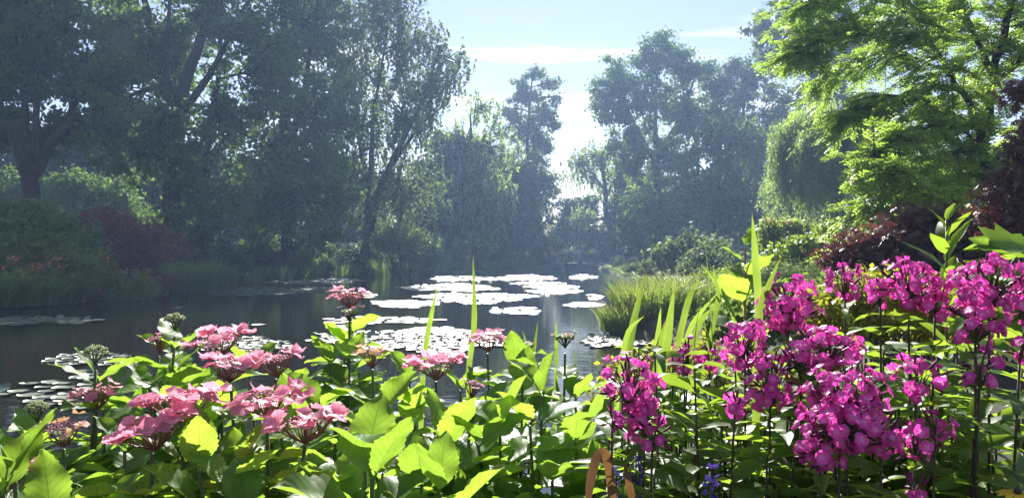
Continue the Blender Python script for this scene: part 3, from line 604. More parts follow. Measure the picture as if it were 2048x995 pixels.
# left bank, from the left edge
shrub('leafy_bush', 'dark green leafy bush on the left bank below the forked tree', 31, 60, [(50, 450, 95, 50, 0), (140, 480, 55, 40, 0), (-40, 460, 80, 60, 0), (90, 510, 110, 50, -1)], 'tree_leaf', 13000, 0.15, 61, clump=0.4)
shrub('smoke_bush', 'purplish red smoke bush on the left bank', 40, 260, [(215, 455, 60, 42, 0), (290, 480, 65, 40, 0), (250, 510, 100, 40, 0), (345, 505, 40, 30, 0), (180, 490, 45, 40, 0)], 'smoke_leaf', 16000, 0.11, 62, clump=0.4)
shrub('hazel_bush', 'green bush behind the forked trunk', 58, 190, [(150, 390, 60, 45, 0), (230, 395, 50, 40, 0), (190, 430, 110, 45, 0), (40, 390, 80, 45, 0)], 'tree_leaf', 15000, 0.22, 63, clump=0.7)
r_, sf = shrub('leafy_stalk_plant', 'tall leafy perennial with whorled stalks and orange flowers at the left', 29, 110, [(60, 540, 50, 50, 0), (130, 530, 45, 50, 0), (170, 545, 40, 35, 0)], 'grass_leaf', 9000, 0.12, 64, cat='plant', clump=0.3, width=0.2, stem='stem_green')
blossoms(r_, sf, 'orange_petal', 34, 0.11, 65, 'flower', 5, 0.35)
for i, (px, d, n, L) in enumerate([(10, 26.5, 170, 2.0), (75, 27.2, 170, 1.85), (125, 28.6, 130, 1.6), (-60, 26, 150, 2.0)]):
    R_ = rng(700 + i)
    t = grass_clump('daylily_clump', ['arching daylily clump with orange flowers at the left water edge', 'second daylily clump from the left edge, leaves hanging over the water', 'small arching daylily clump beside the dark red plants', 'daylily clump cut by the left edge of the picture'][i], d, px, n, 0.75, L, 0.075, 1.05, 'grass_leaf', 66 + i, 'daylily', 'daylily clumps on the left bank', z=0.1, lean=(0.1, -0.25))
    mb = MB(); ctr = R_.uniform(-1, 1, (9, 3)) * np.array([0.7, 0.4, 0.25]) + np.array([0, -0.3, L * 0.75])
    for q in range(6): leaf_quads(mb, ctr + R_.normal(size=(9, 3)) * 0.03, 0.12, R_, 0.0, 0.4, 0.35)
    tag(link('flower', mb.mesh('flower', M['orange_petal']), t), kind='stuff')
    sb = MB()
    for q in ctr: sb.tube(bez((q[0] * .3, q[1] * .3, 0), q, R_, 4, up=0), 0.006, 4)
    link('flower_stalk', sb.mesh('flower_stalk', M['stem_green']), t)
r_, sf = shrub('goldenrod', 'yellow flowering perennial at the water edge on the left bank', 31.5, 255, [(225, 560, 32, 30, 0), (280, 575, 38, 25, 0), (250, 590, 60, 18, 0)], 'grass_leaf', 5000, 0.10, 71, cat='plant', clump=0.25, width=0.2, stem='stem_green')
R_ = rng(72); mb = MB()
for q in range(34):
    p = sf[R_.integers(0, len(sf))]; zz = np.linspace(0, 0.42, 26); pos = p + np.stack([R_.normal(size=26) * 0.045, R_.normal(size=26) * 0.045, zz], 1)
    leaf_quads(mb, pos, 0.075, R_, 0, 0.5, 0.4)
tag(link('flower_spike', mb.mesh('flower_spike', M['goldenrod']), r_), kind='stuff')
shrub('red_leaved_plant', 'low dark red plant at the water edge left of the yellow flowers', 29.5, 165, [(165, 583, 35, 18, 0)], 'smoke_leaf', 1800, 0.09, 73, cat='plant', clump=0.2)
shrub('leafy_plant', 'dark green mounded plant between daylilies and yellow flowers', 32, 190, [(190, 560, 40, 35, 0), (200, 590, 30, 15, 0)], 'tree_leaf', 4500, 0.10, 74, cat='plant', clump=0.25)
grass_clump('fountain_grass', 'fine grey-green fountain grass mound on the left bank', 38, 390, 1500, 1.0, 2.2, 0.022, 0.75, 'grass_leaf', 75)
grass_clump('fountain_grass', 'shorter fine grass mound right of the tall fountain grass', 40, 430, 1100, 0.9, 1.7, 0.022, 0.75, 'grass_leaf', 76)
grass_clump('fountain_grass', 'brownish grass tuft between yellow flowers and fountain grass', 34, 318, 500, 0.35, 1.5, 0.02, 0.6, 'smoke_leaf', 77)
# row of shaded shrubs along the far bank
var = []
for q in range(4):
    lob = [((0, 0, 0.9), (1.3, 1.1, 0.9)), ((0.9, -0.2, 0.6), (0.8, 0.8, 0.6)), ((-0.9, -0.1, 0.7), (0.9, 0.8, 0.65))]
    if q % 2: lob.append(((0.2, 0.1, 1.7), (0.8, 0.8, 0.8)))
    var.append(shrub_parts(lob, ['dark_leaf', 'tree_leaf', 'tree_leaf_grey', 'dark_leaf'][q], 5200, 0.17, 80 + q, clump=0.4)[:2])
Rb = rng(88); bank = []
for (ax, ay), (bx_, by_) in zip(SHORE[16:25], SHORE[17:26]):
    L = math.hypot(bx_ - ax, by_ - ay)
    for s_ in np.arange(0, L, 2.6):
        t_ = s_ / L; bank.append((ax + (bx_ - ax) * t_, ay + (by_ - ay) * t_, bx_ - ax, by_ - ay))
for (ax, ay), (bx_, by_) in zip(SHORE[12:14], SHORE[13:15]):
    L = math.hypot(bx_ - ax, by_ - ay)
    for s_ in np.arange(0, L, 3.2):
        t_ = s_ / L; bank.append((ax + (bx_ - ax) * t_, ay + (by_ - ay) * t_, bx_ - ax, by_ - ay))
for i, (x, y, ex, ey) in enumerate(bank):
    nrm = np.array([ey, -ex]); nrm = nrm / np.linalg.norm(nrm)
    for row in range(2):
        off = 0.7 + row * 2.4 + Rb.uniform(0, 0.6); X_, Y_ = x + nrm[0] * off, y + nrm[1] * off
        if 3.0 < X_ < 11.0 and Y_ > 80: continue
        px = X_ / Y_ * F + 1024; sc_ = (Rb.uniform(0.55, 0.8), Rb.uniform(0.8, 1.35))[row]
        if 900 < px < 1330: sc_ = (0.42, 0.62)[row]
        if px < 470 and Y_ < 43 or 1295 < px < 1370 and 30 < Y_ < 82: continue
        lf = 'left' if px < 1100 else 'right'
        t = thing('bank_shrub', 'dark rounded shrub in the front row along the shaded %s shore of the pond' % lf if row == 0 else 'dark taller shrub in the back row along the shaded %s shore of the pond' % lf, 'shrub', (X_, Y_, G(X_, Y_)), 'shrubs %s row %s shore' % (('front', 'back')[row], lf))
        t.scale = (sc_ * 1.1, sc_, sc_ * Rb.uniform(0.85, 1.15)); t.rotation_euler.z = Rb.uniform(0, 6.28)
        a, b = var[(i * 2 + row + i // 3) % 4]; link('stem', a, t); tag(link('foliage', b, t), kind='stuff')
Ru = rng(89)
for i, (px, d) in enumerate([(x, dd) for dd, xs in ((98, range(880, 1480, 48)), (112, range(-200, 1500, 75)), (128, range(-230, 2300, 90))) for x in xs]):
    px += Ru.uniform(-15, 15); d += Ru.uniform(-3, 3); bx = (px - 1024) / F * d
    if shore_sd(bx, d)[0] < 1: continue
    t = thing('undergrowth_shrub', 'dark undergrowth bush between the trunks of the far wood', 'shrub', (bx, d, G(bx, d) - 0.1), 'undergrowth of the far wood'); s_ = Ru.uniform(1.5, 2.6) * (0.7 if d < 100 else 1); t.scale = (s_ * 1.2, s_, s_); t.rotation_euler.z = Ru.uniform(0, 6.28)
    a, b = var[i % 4]; link('stem', a, t); tag(link('foliage', b, t), kind='stuff')
# reeds at the left shore
reed = MB(); blades(reed, 260, (0, 0, 0), 0.8, 1.5, 0.03, 0.45, rng(91)); reedm = reed.mesh('blades', M['grass_leaf'])
for i, (px, d) in enumerate([(500, 51), (560, 53), (620, 56), (690, 60), (760, 64), (820, 69), (880, 76), (600, 58), (720, 66), (930, 79), (985, 81)]):
    bx = (px - 1024) / F * d
    t = thing('reed_clump', 'clump of green reeds at the foot of the shaded left shore', 'reeds', (bx, d, max(0, G(bx, d))), 'reed clumps along the left shore'); t.rotation_euler.z = i; t.scale = (1.3, 1.0, Rb.uniform(0.8, 1.2)); tag(link('blades', reedm, t), kind='stuff')
for i, (x, y) in enumerate([(4.3, 22.5), (5.4, 25), (6.0, 29), (6.6, 33), (7.0, 37), (7.4, 42), (7.7, 47), (8.1, 52), (8.6, 58), (9.0, 64), (9.6, 71), (10.2, 78), (10.6, 84), (6.4, 27), (7.9, 39), (10.9, 90)]):
    t = thing('reed_clump', 'clump of green reeds along the right shore beyond the sedge', 'reeds', (x + 0.3, y, max(0, G(x + 0.3, y) - 0.1)), 'reed clumps along the right shore'); t.rotation_euler.z = i; t.scale = (1.1, 1.8, Rb.uniform(0.28, 0.45)); tag(link('blades', reedm, t), kind='stuff')
shrub('green_mound', 'rounded green shrub in a patch of sun under the drooping tree', 63, 800, [(800, 475, 55, 22, 0), (840, 490, 45, 20, 0), (770, 490, 40, 22, 0)], 'grass_leaf', 6000, 0.17, 92, clump=0.45)
shrub('white_flowered_plant', 'low plant dotted with pale flowers at the far end of the pond', 80, 895, [(895, 530, 22, 6, 0)], 'grass_leaf', 900, 0.16, 93, cat='plant', clump=0.25)

# right bank, middle distance
R_ = rng(101)
for i, (px, d, n, L, sp, lab) in enumerate([(1300, 19.0, 900, 1.15, 0.85, 'round tuft of bright green sedge at the water edge on the right'), (1370, 19.8, 800, 1.25, 0.8, 'taller sedge tuft right of the sedge at the water edge'), (1245, 18.4, 450, 0.85, 0.5, 'small low sedge tuft hanging into the water'), (1440, 20.5, 600, 1.05, 0.7, 'sedge tuft behind the iris blades on the right bank')]):
    bx = (px - 1024) / F * d; t = grass_clump('sedge_clump', lab, d, px, n, sp, L, 0.024, 0.6, 'sedge_leaf', 110 + i, 'sedge', 'sedge tufts on the right bank')
    mb = MB(); blades(mb, 90, (0, 0, 0), sp, L * 1.35, 0.011, 0.85, R_); tag(link('seed_stalk', mb.mesh('seed_stalk', M['straw_leaf']), t), kind='stuff')
r_, sf = shrub('rose_bush', 'rose bush covered in small pink flowers in front of the willow', 26, 1570, [(1545, 470, 40, 25, 0), (1600, 465, 40, 28, 0), (1570, 495, 70, 30, 0)], 'lime_leaf', 9000, 0.09, 121, clump=0.25)
blossoms(r_, sf, 'rose_petal', 90, 0.075, 122, 'blossom', 6, 0.15)
shrub('lime_bush', 'lime green bush between the rose bush and the red maple', 20, 1650, [(1620, 500, 50, 30, 0), (1680, 480, 50, 40, 0), (1590, 520, 60, 28, 0), (1670, 520, 60, 30, 0)], 'lime_leaf', 11000, 0.085, 123, clump=0.22)
shrub('silver_bush', 'grey-green fine leaved bush behind the phlox', 15, 1600, [(1560, 555, 60, 28, 0), (1640, 550, 60, 28, 0), (1500, 570, 60, 25, 0)], 'tree_leaf_grey', 9000, 0.06, 124, clump=0.16, width=0.15)
shrub('low_bush', 'low pale green bush beside the sedge tufts', 21, 1480, [(1470, 560, 60, 25, 0), (1420, 555, 40, 20, 0), (1530, 570, 50, 22, 0)], 'lime_leaf', 7000, 0.06, 125, clump=0.2, width=0.3)
shrub('red_maple', 'dark red Japanese maple spreading low behind the phlox', 10.5, 1810, [(1740, 490, 70, 35, 0), (1830, 460, 80, 40, 0.3), (1880, 500, 90, 45, 0), (1780, 530, 100, 35, 0), (1930, 470, 60, 50, 0), (1700, 520, 45, 25, 0)], 'maple_leaf', 7500, 0.085, 126, cat='maple', style='maple', clump=0.16, stem='bark')
shrub('red_maple', 'tall red maple at the right edge in front of the locust', 9.0, 2050, [(2050, 200, 30, 45, 0), (2050, 290, 40, 50, 0), (2040, 370, 50, 45, 0), (2030, 450, 65, 40, 0), (2110, 330, 60, 140, 0), (1985, 400, 28, 16, 0)], 'maple_leaf', 3600, 0.085, 127, cat='maple', style='maple', clump=0.15, stem='bark')
shrub('azalea_bush', 'low yellowish azalea at the water edge behind the iris blades', 5.2, 1330, [(1260, 745, 60, 40, 0), (1340, 740, 70, 50, 0), (1400, 720, 60, 45, 0), (1300, 800, 110, 50, -0.3), (1430, 780, 60, 50, 0)], 'azalea_leaf', 6500, 0.036, 128, clump=0.07, width=0.32, stem='stem_dark')
shrub('azalea_bush', 'yellowish small leaved azalea behind the tallest phlox', 3.6, 1800, [(1730, 580, 90, 35, 0), (1830, 590, 70, 45, 0), (1790, 640, 130, 50, 0), (1650, 620, 90, 40, 0), (1930, 640, 90, 60, 0)], 'azalea_leaf', 6500, 0.030, 129, clump=0.06, width=0.32, stem='stem_dark')
shrub('dark_bush', 'dark leafy bush on the right bank filling between sedge and phlox', 8.0, 1560, [(1500, 640, 90, 40, 0), (1600, 620, 90, 45, 0), (1700, 620, 90, 45, 0)], 'grass_leaf', 7000, 0.07, 130, clump=0.16)

# ------------------------------------------------------------------ bridge and people
def bridge():
    D = 88.0; x0, x1 = (1102 - 1024) / F * D, (1246 - 1024) / F * D; n = 12
    root = thing('footbridge', 'green wooden footbridge with railings at the far end of the pond', 'bridge', ((x0 + x1) / 2, D, 0.0))
    cx = (x0 + x1) / 2; hw = (x1 - x0) / 2
    def zc(x): return 0.52 + 0.22 * (1 - (x / hw) ** 2)
    xs = np.linspace(-hw, hw, n + 1)
    mb = MB()
    for a in np.arange(-hw, hw - 0.05, 0.2): mb.box((a, -0.85, zc(a + .1) - 0.05), (a + 0.185, 0.85, zc(a + .1)))
    tag(link('deck', mb.mesh('deck', M['bridge_paint']), root), kind='stuff')
    for sy in (-0.9, 0.9):
        b = MB()
        for p, q in zip(xs[:-1], xs[1:]): b.bar((p, sy, zc(p) - 0.2), (q, sy, zc(q) - 0.2), 0.12, 0.28)
        link('side_beam', b.mesh('side_beam', M['bridge_paint']), root)
        for hh, nm, t in ((0.98, 'top_rail', 0.13), (0.52, 'middle_rail', 0.09), (0.12, 'bottom_rail', 0.09)):
            b = MB()
            for p, q in zip(xs[:-1], xs[1:]): b.bar((p, sy * 1.004, zc(p) + hh), (q, sy * 1.004, zc(q) + hh), t, t)
            link(nm, b.mesh(nm, M['bridge_paint']), root)
        for p in np.linspace(-hw + 0.1, hw - 0.1, 6):
            b = MB(); b.bar((p, sy * 1.02, zc(p) - 0.3), (p + p * 0.02, sy * 1.02, zc(p) + 1.03), 0.15, 0.15); link('post', b.mesh('post', M['bridge_paint']), root)
    for p in (-hw * 0.55, hw * 0.55):
        for sy in (-0.75, 0.75):
            b = MB(); b.bar((p, sy, -0.9), (p, sy, zc(p) - 0.3), 0.16, 0.16); link('pile', b.mesh('pile', M['bridge_paint']), root)
bridge()
def skin(name, joints, edges, mat, parent, lvl=1):
    me = bpy.data.meshes.new(name); me.from_pydata([j[0] for j in joints], edges, []); me.materials.append(mat)
    o = link(name, me, parent); o.modifiers.new('skin', 'SKIN')
    for i, j in enumerate(joints):
        v = me.skin_vertices[0].data[i]; r = j[1]; v.radius = (r, r) if not isinstance(r, tuple) else r; v.use_root = (i == 0)
    s_ = o.modifiers.new('subdiv', 'SUBSURF'); s_.levels = lvl; s_.render_levels = lvl
    dg = bpy.context.evaluated_depsgraph_get(); em = bpy.data.meshes.new_from_object(o.evaluated_get(dg)); o.modifiers.clear(); o.data = em; em.polygons.foreach_set('use_smooth', np.ones(len(em.polygons), bool)); return o
def person_proto(arm, stride):
    J = [((0, 0, .95), (.15, .10)), ((0, 0, 1.18), (.13, .09)), ((0, 0, 1.38), (.16, .10)), ((0, 0, 1.51), .055), ((0, .015, 1.58), .075), ((0, .02, 1.67), .09), ((0, .115, 1.615), .018)]
    E = [(0, 1), (1, 2), (2, 3), (3, 4), (4, 5), (4, 6)]; J2 = {}
    for sx in (-1, 1):
        k = len(J); a = arm if sx > 0 else 0.1
        J += [((sx * .19, 0, 1.41), .058), ((sx * .25, -.02 + a * .1, 1.14), .045), ((sx * .21, .05 + a * .3, .95 + a * .25), .032), ((sx * .20, .08 + a * .36, .88 + a * .28), .038)]
        E += [(2, k), (k, k + 1), (k + 1, k + 2), (k + 2, k + 3)]
        k = len(J); s_ = stride * sx
        J += [((sx * .095, 0, .87), .088), ((sx * .105, .04 + s_ * .12, .48), .062), ((sx * .105, s_ * .2, .09), .042), ((sx * .115, s_ * .2 + .15, .035), .034)]
        E += [(0, k), (k, k + 1), (k + 1, k + 2), (k + 2, k + 3)]
    body = skin('body', J, E, M['skin'], None)
    def sub(idx, grow, nm, mat):
        mp_ = {q: i for i, q in enumerate(idx)}
        jj = [(J[q][0], tuple(v + grow for v in J[q][1]) if isinstance(J[q][1], tuple) else J[q][1] + grow) for q in idx]
        return skin(nm, jj, [(mp_[a], mp_[b]) for a, b in E if a in mp_ and b in mp_], mat, None)
    shirt = sub([0, 1, 2, 7, 8, 15, 16], 0.022, 'shirt', M['cloth_white'])
    pants = sub([0, 11, 12, 13, 19, 20, 21], 0.018, 'trousers', M['cloth_navy'])
    u = MB(); t = np.linspace(0, PI, 7); a = np.linspace(0, 2 * PI, 10, endpoint=False); V = []
    for th in t[:5]: V += [(.102 * math.sin(th) * math.cos(q), -.005 + .112 * math.sin(th) * math.sin(q) - (0.02 if th > 1.3 else 0), 1.675 + .105 * math.cos(th)) for q in a]
    Q = [[i * 10 + j, i * 10 + (j + 1) % 10, (i + 1) * 10 + (j + 1) % 10, (i + 1) * 10 + j] for i in range(4) for j in range(10) if not (i >= 2 and 1 <= j <= 3)]
    u.add(V, Q); hair = u.mesh('hair', M['hair_dark'], True)
    ds = [o.data for o in (body, shirt, pants)] + [hair]
    for o in (body, shirt, pants): bpy.data.objects.remove(o)
    return ds
protos = [person_proto(0.2, 0.2), person_proto(1.0, 0.0), person_proto(0.5, 0.5)]
cloth_cache = {}
def recol(me, mat):
    k = (me.name, mat)
    if k not in cloth_cache:
        q = me.copy(); q.materials.clear(); q.materials.append(M[mat]); cloth_cache[k] = q
    return cloth_cache[k]
people = [(1031, 87.5, 'beige', 'black', 'person in beige at the far left end of the group on the bank', .3), (1053, 87, 'white', 'grey', 'person in white standing apart between the drooping shrubs and the queue', -.5),
          (1091, 88.4, 'pink', 'navy', 'person in pale pink top, leftmost of the queue at the bridge', 1.2), (1103, 88, 'white', 'navy', 'person in white top, second in the queue at the bridge', 1.6), (1109, 88.7, 'white', 'black', 'person in white top and dark trousers, third in the queue', 1.4),
          (1117, 87.9, 'white', 'blue', 'person in white top and blue trousers in the middle of the queue', 1.8), (1124, 88.6, 'white', 'navy', 'person in white top right behind the middle of the queue', -1.4), (1131, 88.0, 'white', 'beige', 'person in white top and beige trousers on the bridge', 1.0),
          (1138, 88.4, 'blue', 'navy', 'person in blue top leaning at the bridge railing', 2.6), (1147, 87.8, 'white', 'white', 'person dressed all in white on the left half of the bridge', 2.9), (1157, 88.2, 'white', 'grey', 'person in white top and grey trousers, rightmost of the white group', 2.4),
          (1182, 88.3, 'yellow', 'navy', 'person in bright yellow vest on the middle of the bridge', 3.0), (1190, 88.5, 'grey', 'black', 'person in grey beside the one in the yellow vest', -2.6), (1331, 84, 'pink', 'white', 'person in pink on the bank right of the bridge', -1.0), (1340, 84.6, 'white', 'navy', 'person in white beside the one in pink on the right bank', -0.6)]
for i, (px, d, top, low, lab, rz) in enumerate(people):
    bx = (px - 1024) / F * d; cxb = ((1102 + 1246) / 2 - 1024) / F * 88; hwb = (1246 - 1102) / 2 / F * 88; u_ = (bx - cxb) / hwb
    z = 0.52 + 0.22 * (1 - u_ * u_) if abs(u_) < 1 else G(bx, d)
    t = thing('person', lab, 'person', (bx, d, z), 'people at the bridge'); t.rotation_euler.z = rz; s_ = 0.93 + 0.09 * ((i * 7) % 5) / 4; t.scale = (s_, s_, s_)
    b, sh, pa, ha = protos[i % 3]
    link('body', b, t); link('shirt', recol(sh, 'cloth_' + top), t); link('trousers', recol(pa, 'cloth_' + low), t); link('hair', ha, t)

# ------------------------------------------------------------------ lily pads
def pad_mesh(seed, r=0.15, ns=16):
    R = rng(seed); a = np.linspace(0.16, 2 * PI - 0.16, ns); ph = R.uniform(0, 6.28)
    wob = 1 + 0.04 * np.sin(a * 3 + ph) + 0.02 * np.sin(a * 7 + ph)
    V = [(0.02 * r, 0, 0.003)]
    for f, zz in ((0.55, 0.0), (0.97, 0.002), (1.0, 0.010)):
        V += [(r * f * wo * math.cos(q), r * f * wo * math.sin(q), zz + (0.005 * math.sin(q * 3 + ph) * f * f + 0.003 * math.sin(q * 5 - ph) * f * f if f > 0.5 else 0) + 0.006) for q, wo in zip(a, wob)]
    T = [(0, 1 + i, 2 + i) for i in range(ns - 1)]
    Q = [(1 + k * ns + i, 1 + (k + 1) * ns + i, 2 + (k + 1) * ns + i, 2 + k * ns + i) for k in range(2) for i in range(ns - 1)]
    return np.array(V), np.array(Q), np.array(T)
pads = [pad_mesh(200 + q) for q in range(4)]
padm = [mesh_np('lily_pad', v, [q, t], M['lily_pad'], True, np.full(len(v), 0.12 * i)) for i, (v, q, t) in enumerate(pads)]
rafts = [  # px x0,x1, y0,y1, cover, name of raft
    (625, 1045, 654, 712, 1.2, 'the widest lily raft in the middle of the pond'), (610, 895, 632, 650, 0.55, 'the loose row just beyond the widest raft'), (375, 605, 672, 708, 1.0, 'the raft behind the pink hydrangeas on the left'),
    (70, 290, 703, 736, 1.0, 'the raft left of the hydrangea bud'), (-20, 300, 742, 835, 0.45, 'the scattered pads at the lower left'), (-60, 218, 632, 650, 0.9, 'the raft in front of the daylilies'),
    (340, 695, 571, 592, 0.8, ''), (480, 755, 556, 569, 0.6, ''), (700, 762, 587, 596, 0.7, ''), (725, 890, 599, 617, 0.9, ''), (820, 1085, 585, 608, 1.0, ''), (785, 1010, 567, 584, 0.9, ''), (845, 1005, 551, 563, 0.9, ''),
    (985, 1118, 549, 562, 1.0, ''), (1010, 1135, 563, 569, 0.9, ''), (1045, 1170, 570, 578, 0.9, ''), (1045, 1175, 578, 589, 0.9, ''), (968, 1095, 614, 631, 0.95, ''), (1120, 1215, 604, 616, 0.9, ''), (1140, 1330, 669, 697, 0.9, 'the raft under the sedge on the right'), (860, 1010, 541, 545, 0.9, ''), (1165, 1215, 588, 600, 0.7, ''), (-30, 110, 640, 655, 0.3, 'the raft in front of the daylilies'), (280, 420, 610, 620, 0.06, ''), (430, 620, 640, 665, 0.04, ''), (1130, 1200, 548, 560, 0.4, '')]
Rp = rng(210); allp = []
for ri, (x0, x1, y0, y1, cov, nm) in enumerate(rafts):
    d0, d1 = depth_of(y1), depth_of(y0); dm = (d0 + d1) / 2; xc = ((x0 + x1) / 2 - 1024) / F; xr = (x1 - x0) / 2 / F
    r = 0.15 if d0 < 13 else (0.16 if d0 < 17 else 0.19); d0 += r * 1.2; d1 -= r * 1.2; xr -= r / dm; area = PI * (xr * dm) * (d1 - d0) / 2; want = int(cov * area / (PI * r * r) * (2.1 if cov > 0.8 else 1.0)); pts = np.zeros((0, 2)); tries = 0
    want = min(want, 1100)
    nrag = Rp.uniform(0, 6.28, 4)
    nt_ = want * 20; A_ = Rp.uniform(0, 2 * PI, nt_); q_ = np.sqrt(Rp.uniform(0, 1, nt_)) * (0.86 + 0.12 * np.sin(3 * A_ + nrag[0]) + 0.10 * np.sin(7 * A_ + nrag[1]))
    Dd = dm + q_ * np.sin(A_) * (d1 - d0) / 2; Xx = (xc + q_ * np.cos(A_) * xr) * Dd; ok = shore_sd(Xx, Dd) < -0.1
    mind = (r * (1.36 if cov > 0.8 else 1.65)) ** 2; pts = np.zeros((want, 2)); m_ = 0
    for xx, dd in zip(Xx[ok], Dd[ok]):
        if m_ >= want: break
        if m_ and ((pts[:m_, 0] - xx) ** 2 + (pts[:m_, 1] - dd) ** 2).min() < mind: continue
        pts[m_] = (xx, dd); m_ += 1
    pts = pts[:m_]
    for x, y in pts: allp.append((x, y, nm, r / 0.15))
near = sorted([p for p in allp if p[2]], key=lambda p: p[1])[:300]; ids = set((p[0], p[1]) for p in near)
def pad_mat(x, y, k=1.0):
    s_ = Rp.uniform(0.75, 1.15) * k; tl = 0.02
    m = Matrix.Translation((x, y, 0.004 + 0.010 * Rp.uniform())) @ Matrix.Rotation(Rp.normal() * tl, 4, 'X') @ Matrix.Rotation(Rp.normal() * tl, 4, 'Y') @ Matrix.Rotation(Rp.uniform(0, 6.28), 4, 'Z')
    if Rp.uniform() < 0.025: m = Matrix.Translation((x, y, 0.04)) @ Matrix.Rotation(0.35 + Rp.uniform() * 0.4, 4, 'X') @ Matrix.Rotation(Rp.uniform(0, 6.28), 4, 'Z'); s_ = 0.7
    return m @ Matrix.Scale(s_, 4)
for x, y, nm, k_ in near:
    tag(link('lily_pad', padm[int(Rp.integers(0, 4))], mat4=pad_mat(x, y, k_)), 'round shiny lily pad floating in ' + nm, 'lily pad', 'lily pads of ' + nm)
def far_pad(seed, r=0.15, ns=13):
    Rf = rng(seed); a = np.linspace(0.16, 2 * PI - 0.16, ns); wo = 1 + 0.05 * np.sin(a * 3 + seed); V = np.concatenate([[(0, 0, 0.008)], np.stack([r * wo * np.cos(a), r * wo * np.sin(a), 0.010 + 0.004 * np.sin(a * 2 + seed)], 1)])
    return V, None, np.array([(0, 1 + i, 2 + i) for i in range(ns - 1)])
farp = [far_pad(220 + q) for q in range(4)]
mb = MB()
for x, y, nm, k_ in allp:
    if (x, y) in ids: continue
    v, q, t = farp[int(Rp.integers(0, 4))]; m = np.array(pad_mat(x, y, k_)); mb.add(v @ m[:3, :3].T + m[:3, 3], q, t, Rp.uniform())
o = link('lily_pad_raft', mb.mesh('lily_pad_raft', M['lily_pad'], True)); tag(o, 'bright rafts of lily pads covering the middle and far pond', 'lily pads', kind='stuff')

# ------------------------------------------------------------------ near border: leaf and flower shapes
def blade_mesh(name, L, Wd, prof, rows, cols, mat, fold=0.25, arch=0.25, tooth=0.0, twist=0.0, petiole=0.0, ripple=0.0, seed=0):
    """leaf along +Y, upper side +Z"""
    R = rng(seed); V = []; uv = []; Fq = []
    for i in range(rows + 1):
        u = i / rows; wv = Wd * prof(u)
        if tooth and 0 < i < rows: wv *= 1 + tooth * (1 if i % 2 else -1)
        for j in range(cols + 1):
            v = j / cols * 2 - 1; x = v * wv; z = fold * abs(x) - arch * L * u * u + ripple * Wd * math.sin(u * 14 + seed + (1.3 if v > 0 else 0)) * abs(v) ** 1.5
            y = petiole + L * u * (1 - 0.12 * arch * u) + (tooth * Wd * 0.25 if tooth and i % 2 and abs(v) == 1 else 0)
            a = twist * u; V.append((x * math.cos(a) - z * math.sin(a) * 0.3, y, z + x * math.sin(a))); uv.append((u, j / cols))
    n = cols + 1
    Fq = [(i * n + j, i * n + j + 1, (i + 1) * n + j + 1, (i + 1) * n + j) for i in range(rows) for j in range(cols)]
    V = np.array(V)
    if petiole:
        k = len(V); r = 0.0028; V = np.concatenate([V, [(-r, 0, 0), (r, 0, 0), (0, 0, -r * 1.6), (-r, petiole * 1.04, 0), (r, petiole * 1.04, 0), (0, petiole * 1.04, -r * 1.6)]])
        uv += [(0.0, 0.5)] * 6; Fq += [(k, k + 1, k + 4, k + 3), (k + 1, k + 2, k + 5, k + 4), (k + 2, k, k + 3, k + 5)]
    return mesh_np(name, V, np.array(Fq), mat, True, np.full(len(V), 0.5), uv)
ovate = lambda u: (max(u, 0) ** 0.66 * max(1 - u, 0) ** 1.02) / 0.33
lance = lambda u: (max(u, 0) ** 0.55 * max(1 - u, 0) ** 0.9) / 0.378
HL = [blade_mesh('hydrangea_leaf', 0.155, 0.045 + 0.004 * (q % 3), ovate, 22, 6, M['hydrangea_leaf'], (0.15, 0.3, 0.42, 0.22, 0.1, 0.35)[q], (0.12, 0.28, 0.05, 0.45, 0.2, 0.35)[q], 0.05, (0.2, -0.3, 0.1, 0.4, -0.15, 0.0)[q], 0.022, 0.10, q) for q in range(6)]
PL = [blade_mesh('phlox_leaf', 0.096, 0.0135 + 0.0020 * (q % 2), lance, 9, 2, M['phlox_leaf'], (0.2, 0.5, 0.3, 0.1)[q], (0.25, 0.1, 0.45, 0.3)[q], 0, (0.3, -0.4, 0.1, 0.6)[q], 0.0, 0.08, q) for q in range(4)]
def petal_fan(name, k, L, Wd, mat, cup, base, seed, notch=0.0, overlap=1.0, rows=4, cols=4):
    """k broad petals round a centre, facing +Z"""
    R = rng(seed); V = []; Q = []; uv = []
    for p in range(k):
        a = 2 * PI * p / k + R.normal() * 0.08; l = L * R.uniform(0.88, 1.1); wd = Wd * R.uniform(0.9, 1.1); tl = R.normal() * 0.25; cu = cup + R.normal() * 0.12; st = len(V)
        for i in range(rows + 1):
            u = i / rows; wv = wd * (0.22 + 0.78 * math.sin(PI * min(1, u * 0.62 + 0.02)) ** 0.8) * (1 if u < 0.8 else (1 - (u - 0.8) * 2.2))
            for j in range(cols + 1):
                v = j / cols * 2 - 1; r = base + l * u * (1 - (0.16 * v * v + notch * (1 - abs(v))) * (u > 0.9)); x = v * wv
                z = cu * r * u + tl * x * 0.5 + 0.10 * l * math.sin(v * 3 + p * 2 + seed) * u - 0.1 * abs(x) + 0.0006 * p
                V.append((r * math.cos(a) - x * math.sin(a), r * math.sin(a) + x * math.cos(a), z)); uv.append((u, j / cols))
        n = cols + 1; Q += [(st + i * n + j, st + (i + 1) * n + j, st + (i + 1) * n + j + 1, st + i * n + j + 1) for i in range(rows) for j in range(cols)]
    return V, Q, uv
def ball(r, c_, squash=1.0):
    V = np.array([(0, 0, 1), (1, 0, 0), (0, 1, 0), (-1, 0, 0), (0, -1, 0), (0, 0, -1)], float) * r; V[:, 2] *= squash
    return V + np.asarray(c_), [(0, 1, 2), (0, 2, 3), (0, 3, 4), (0, 4, 1), (5, 2, 1), (5, 3, 2), (5, 4, 3), (5, 1, 4)]
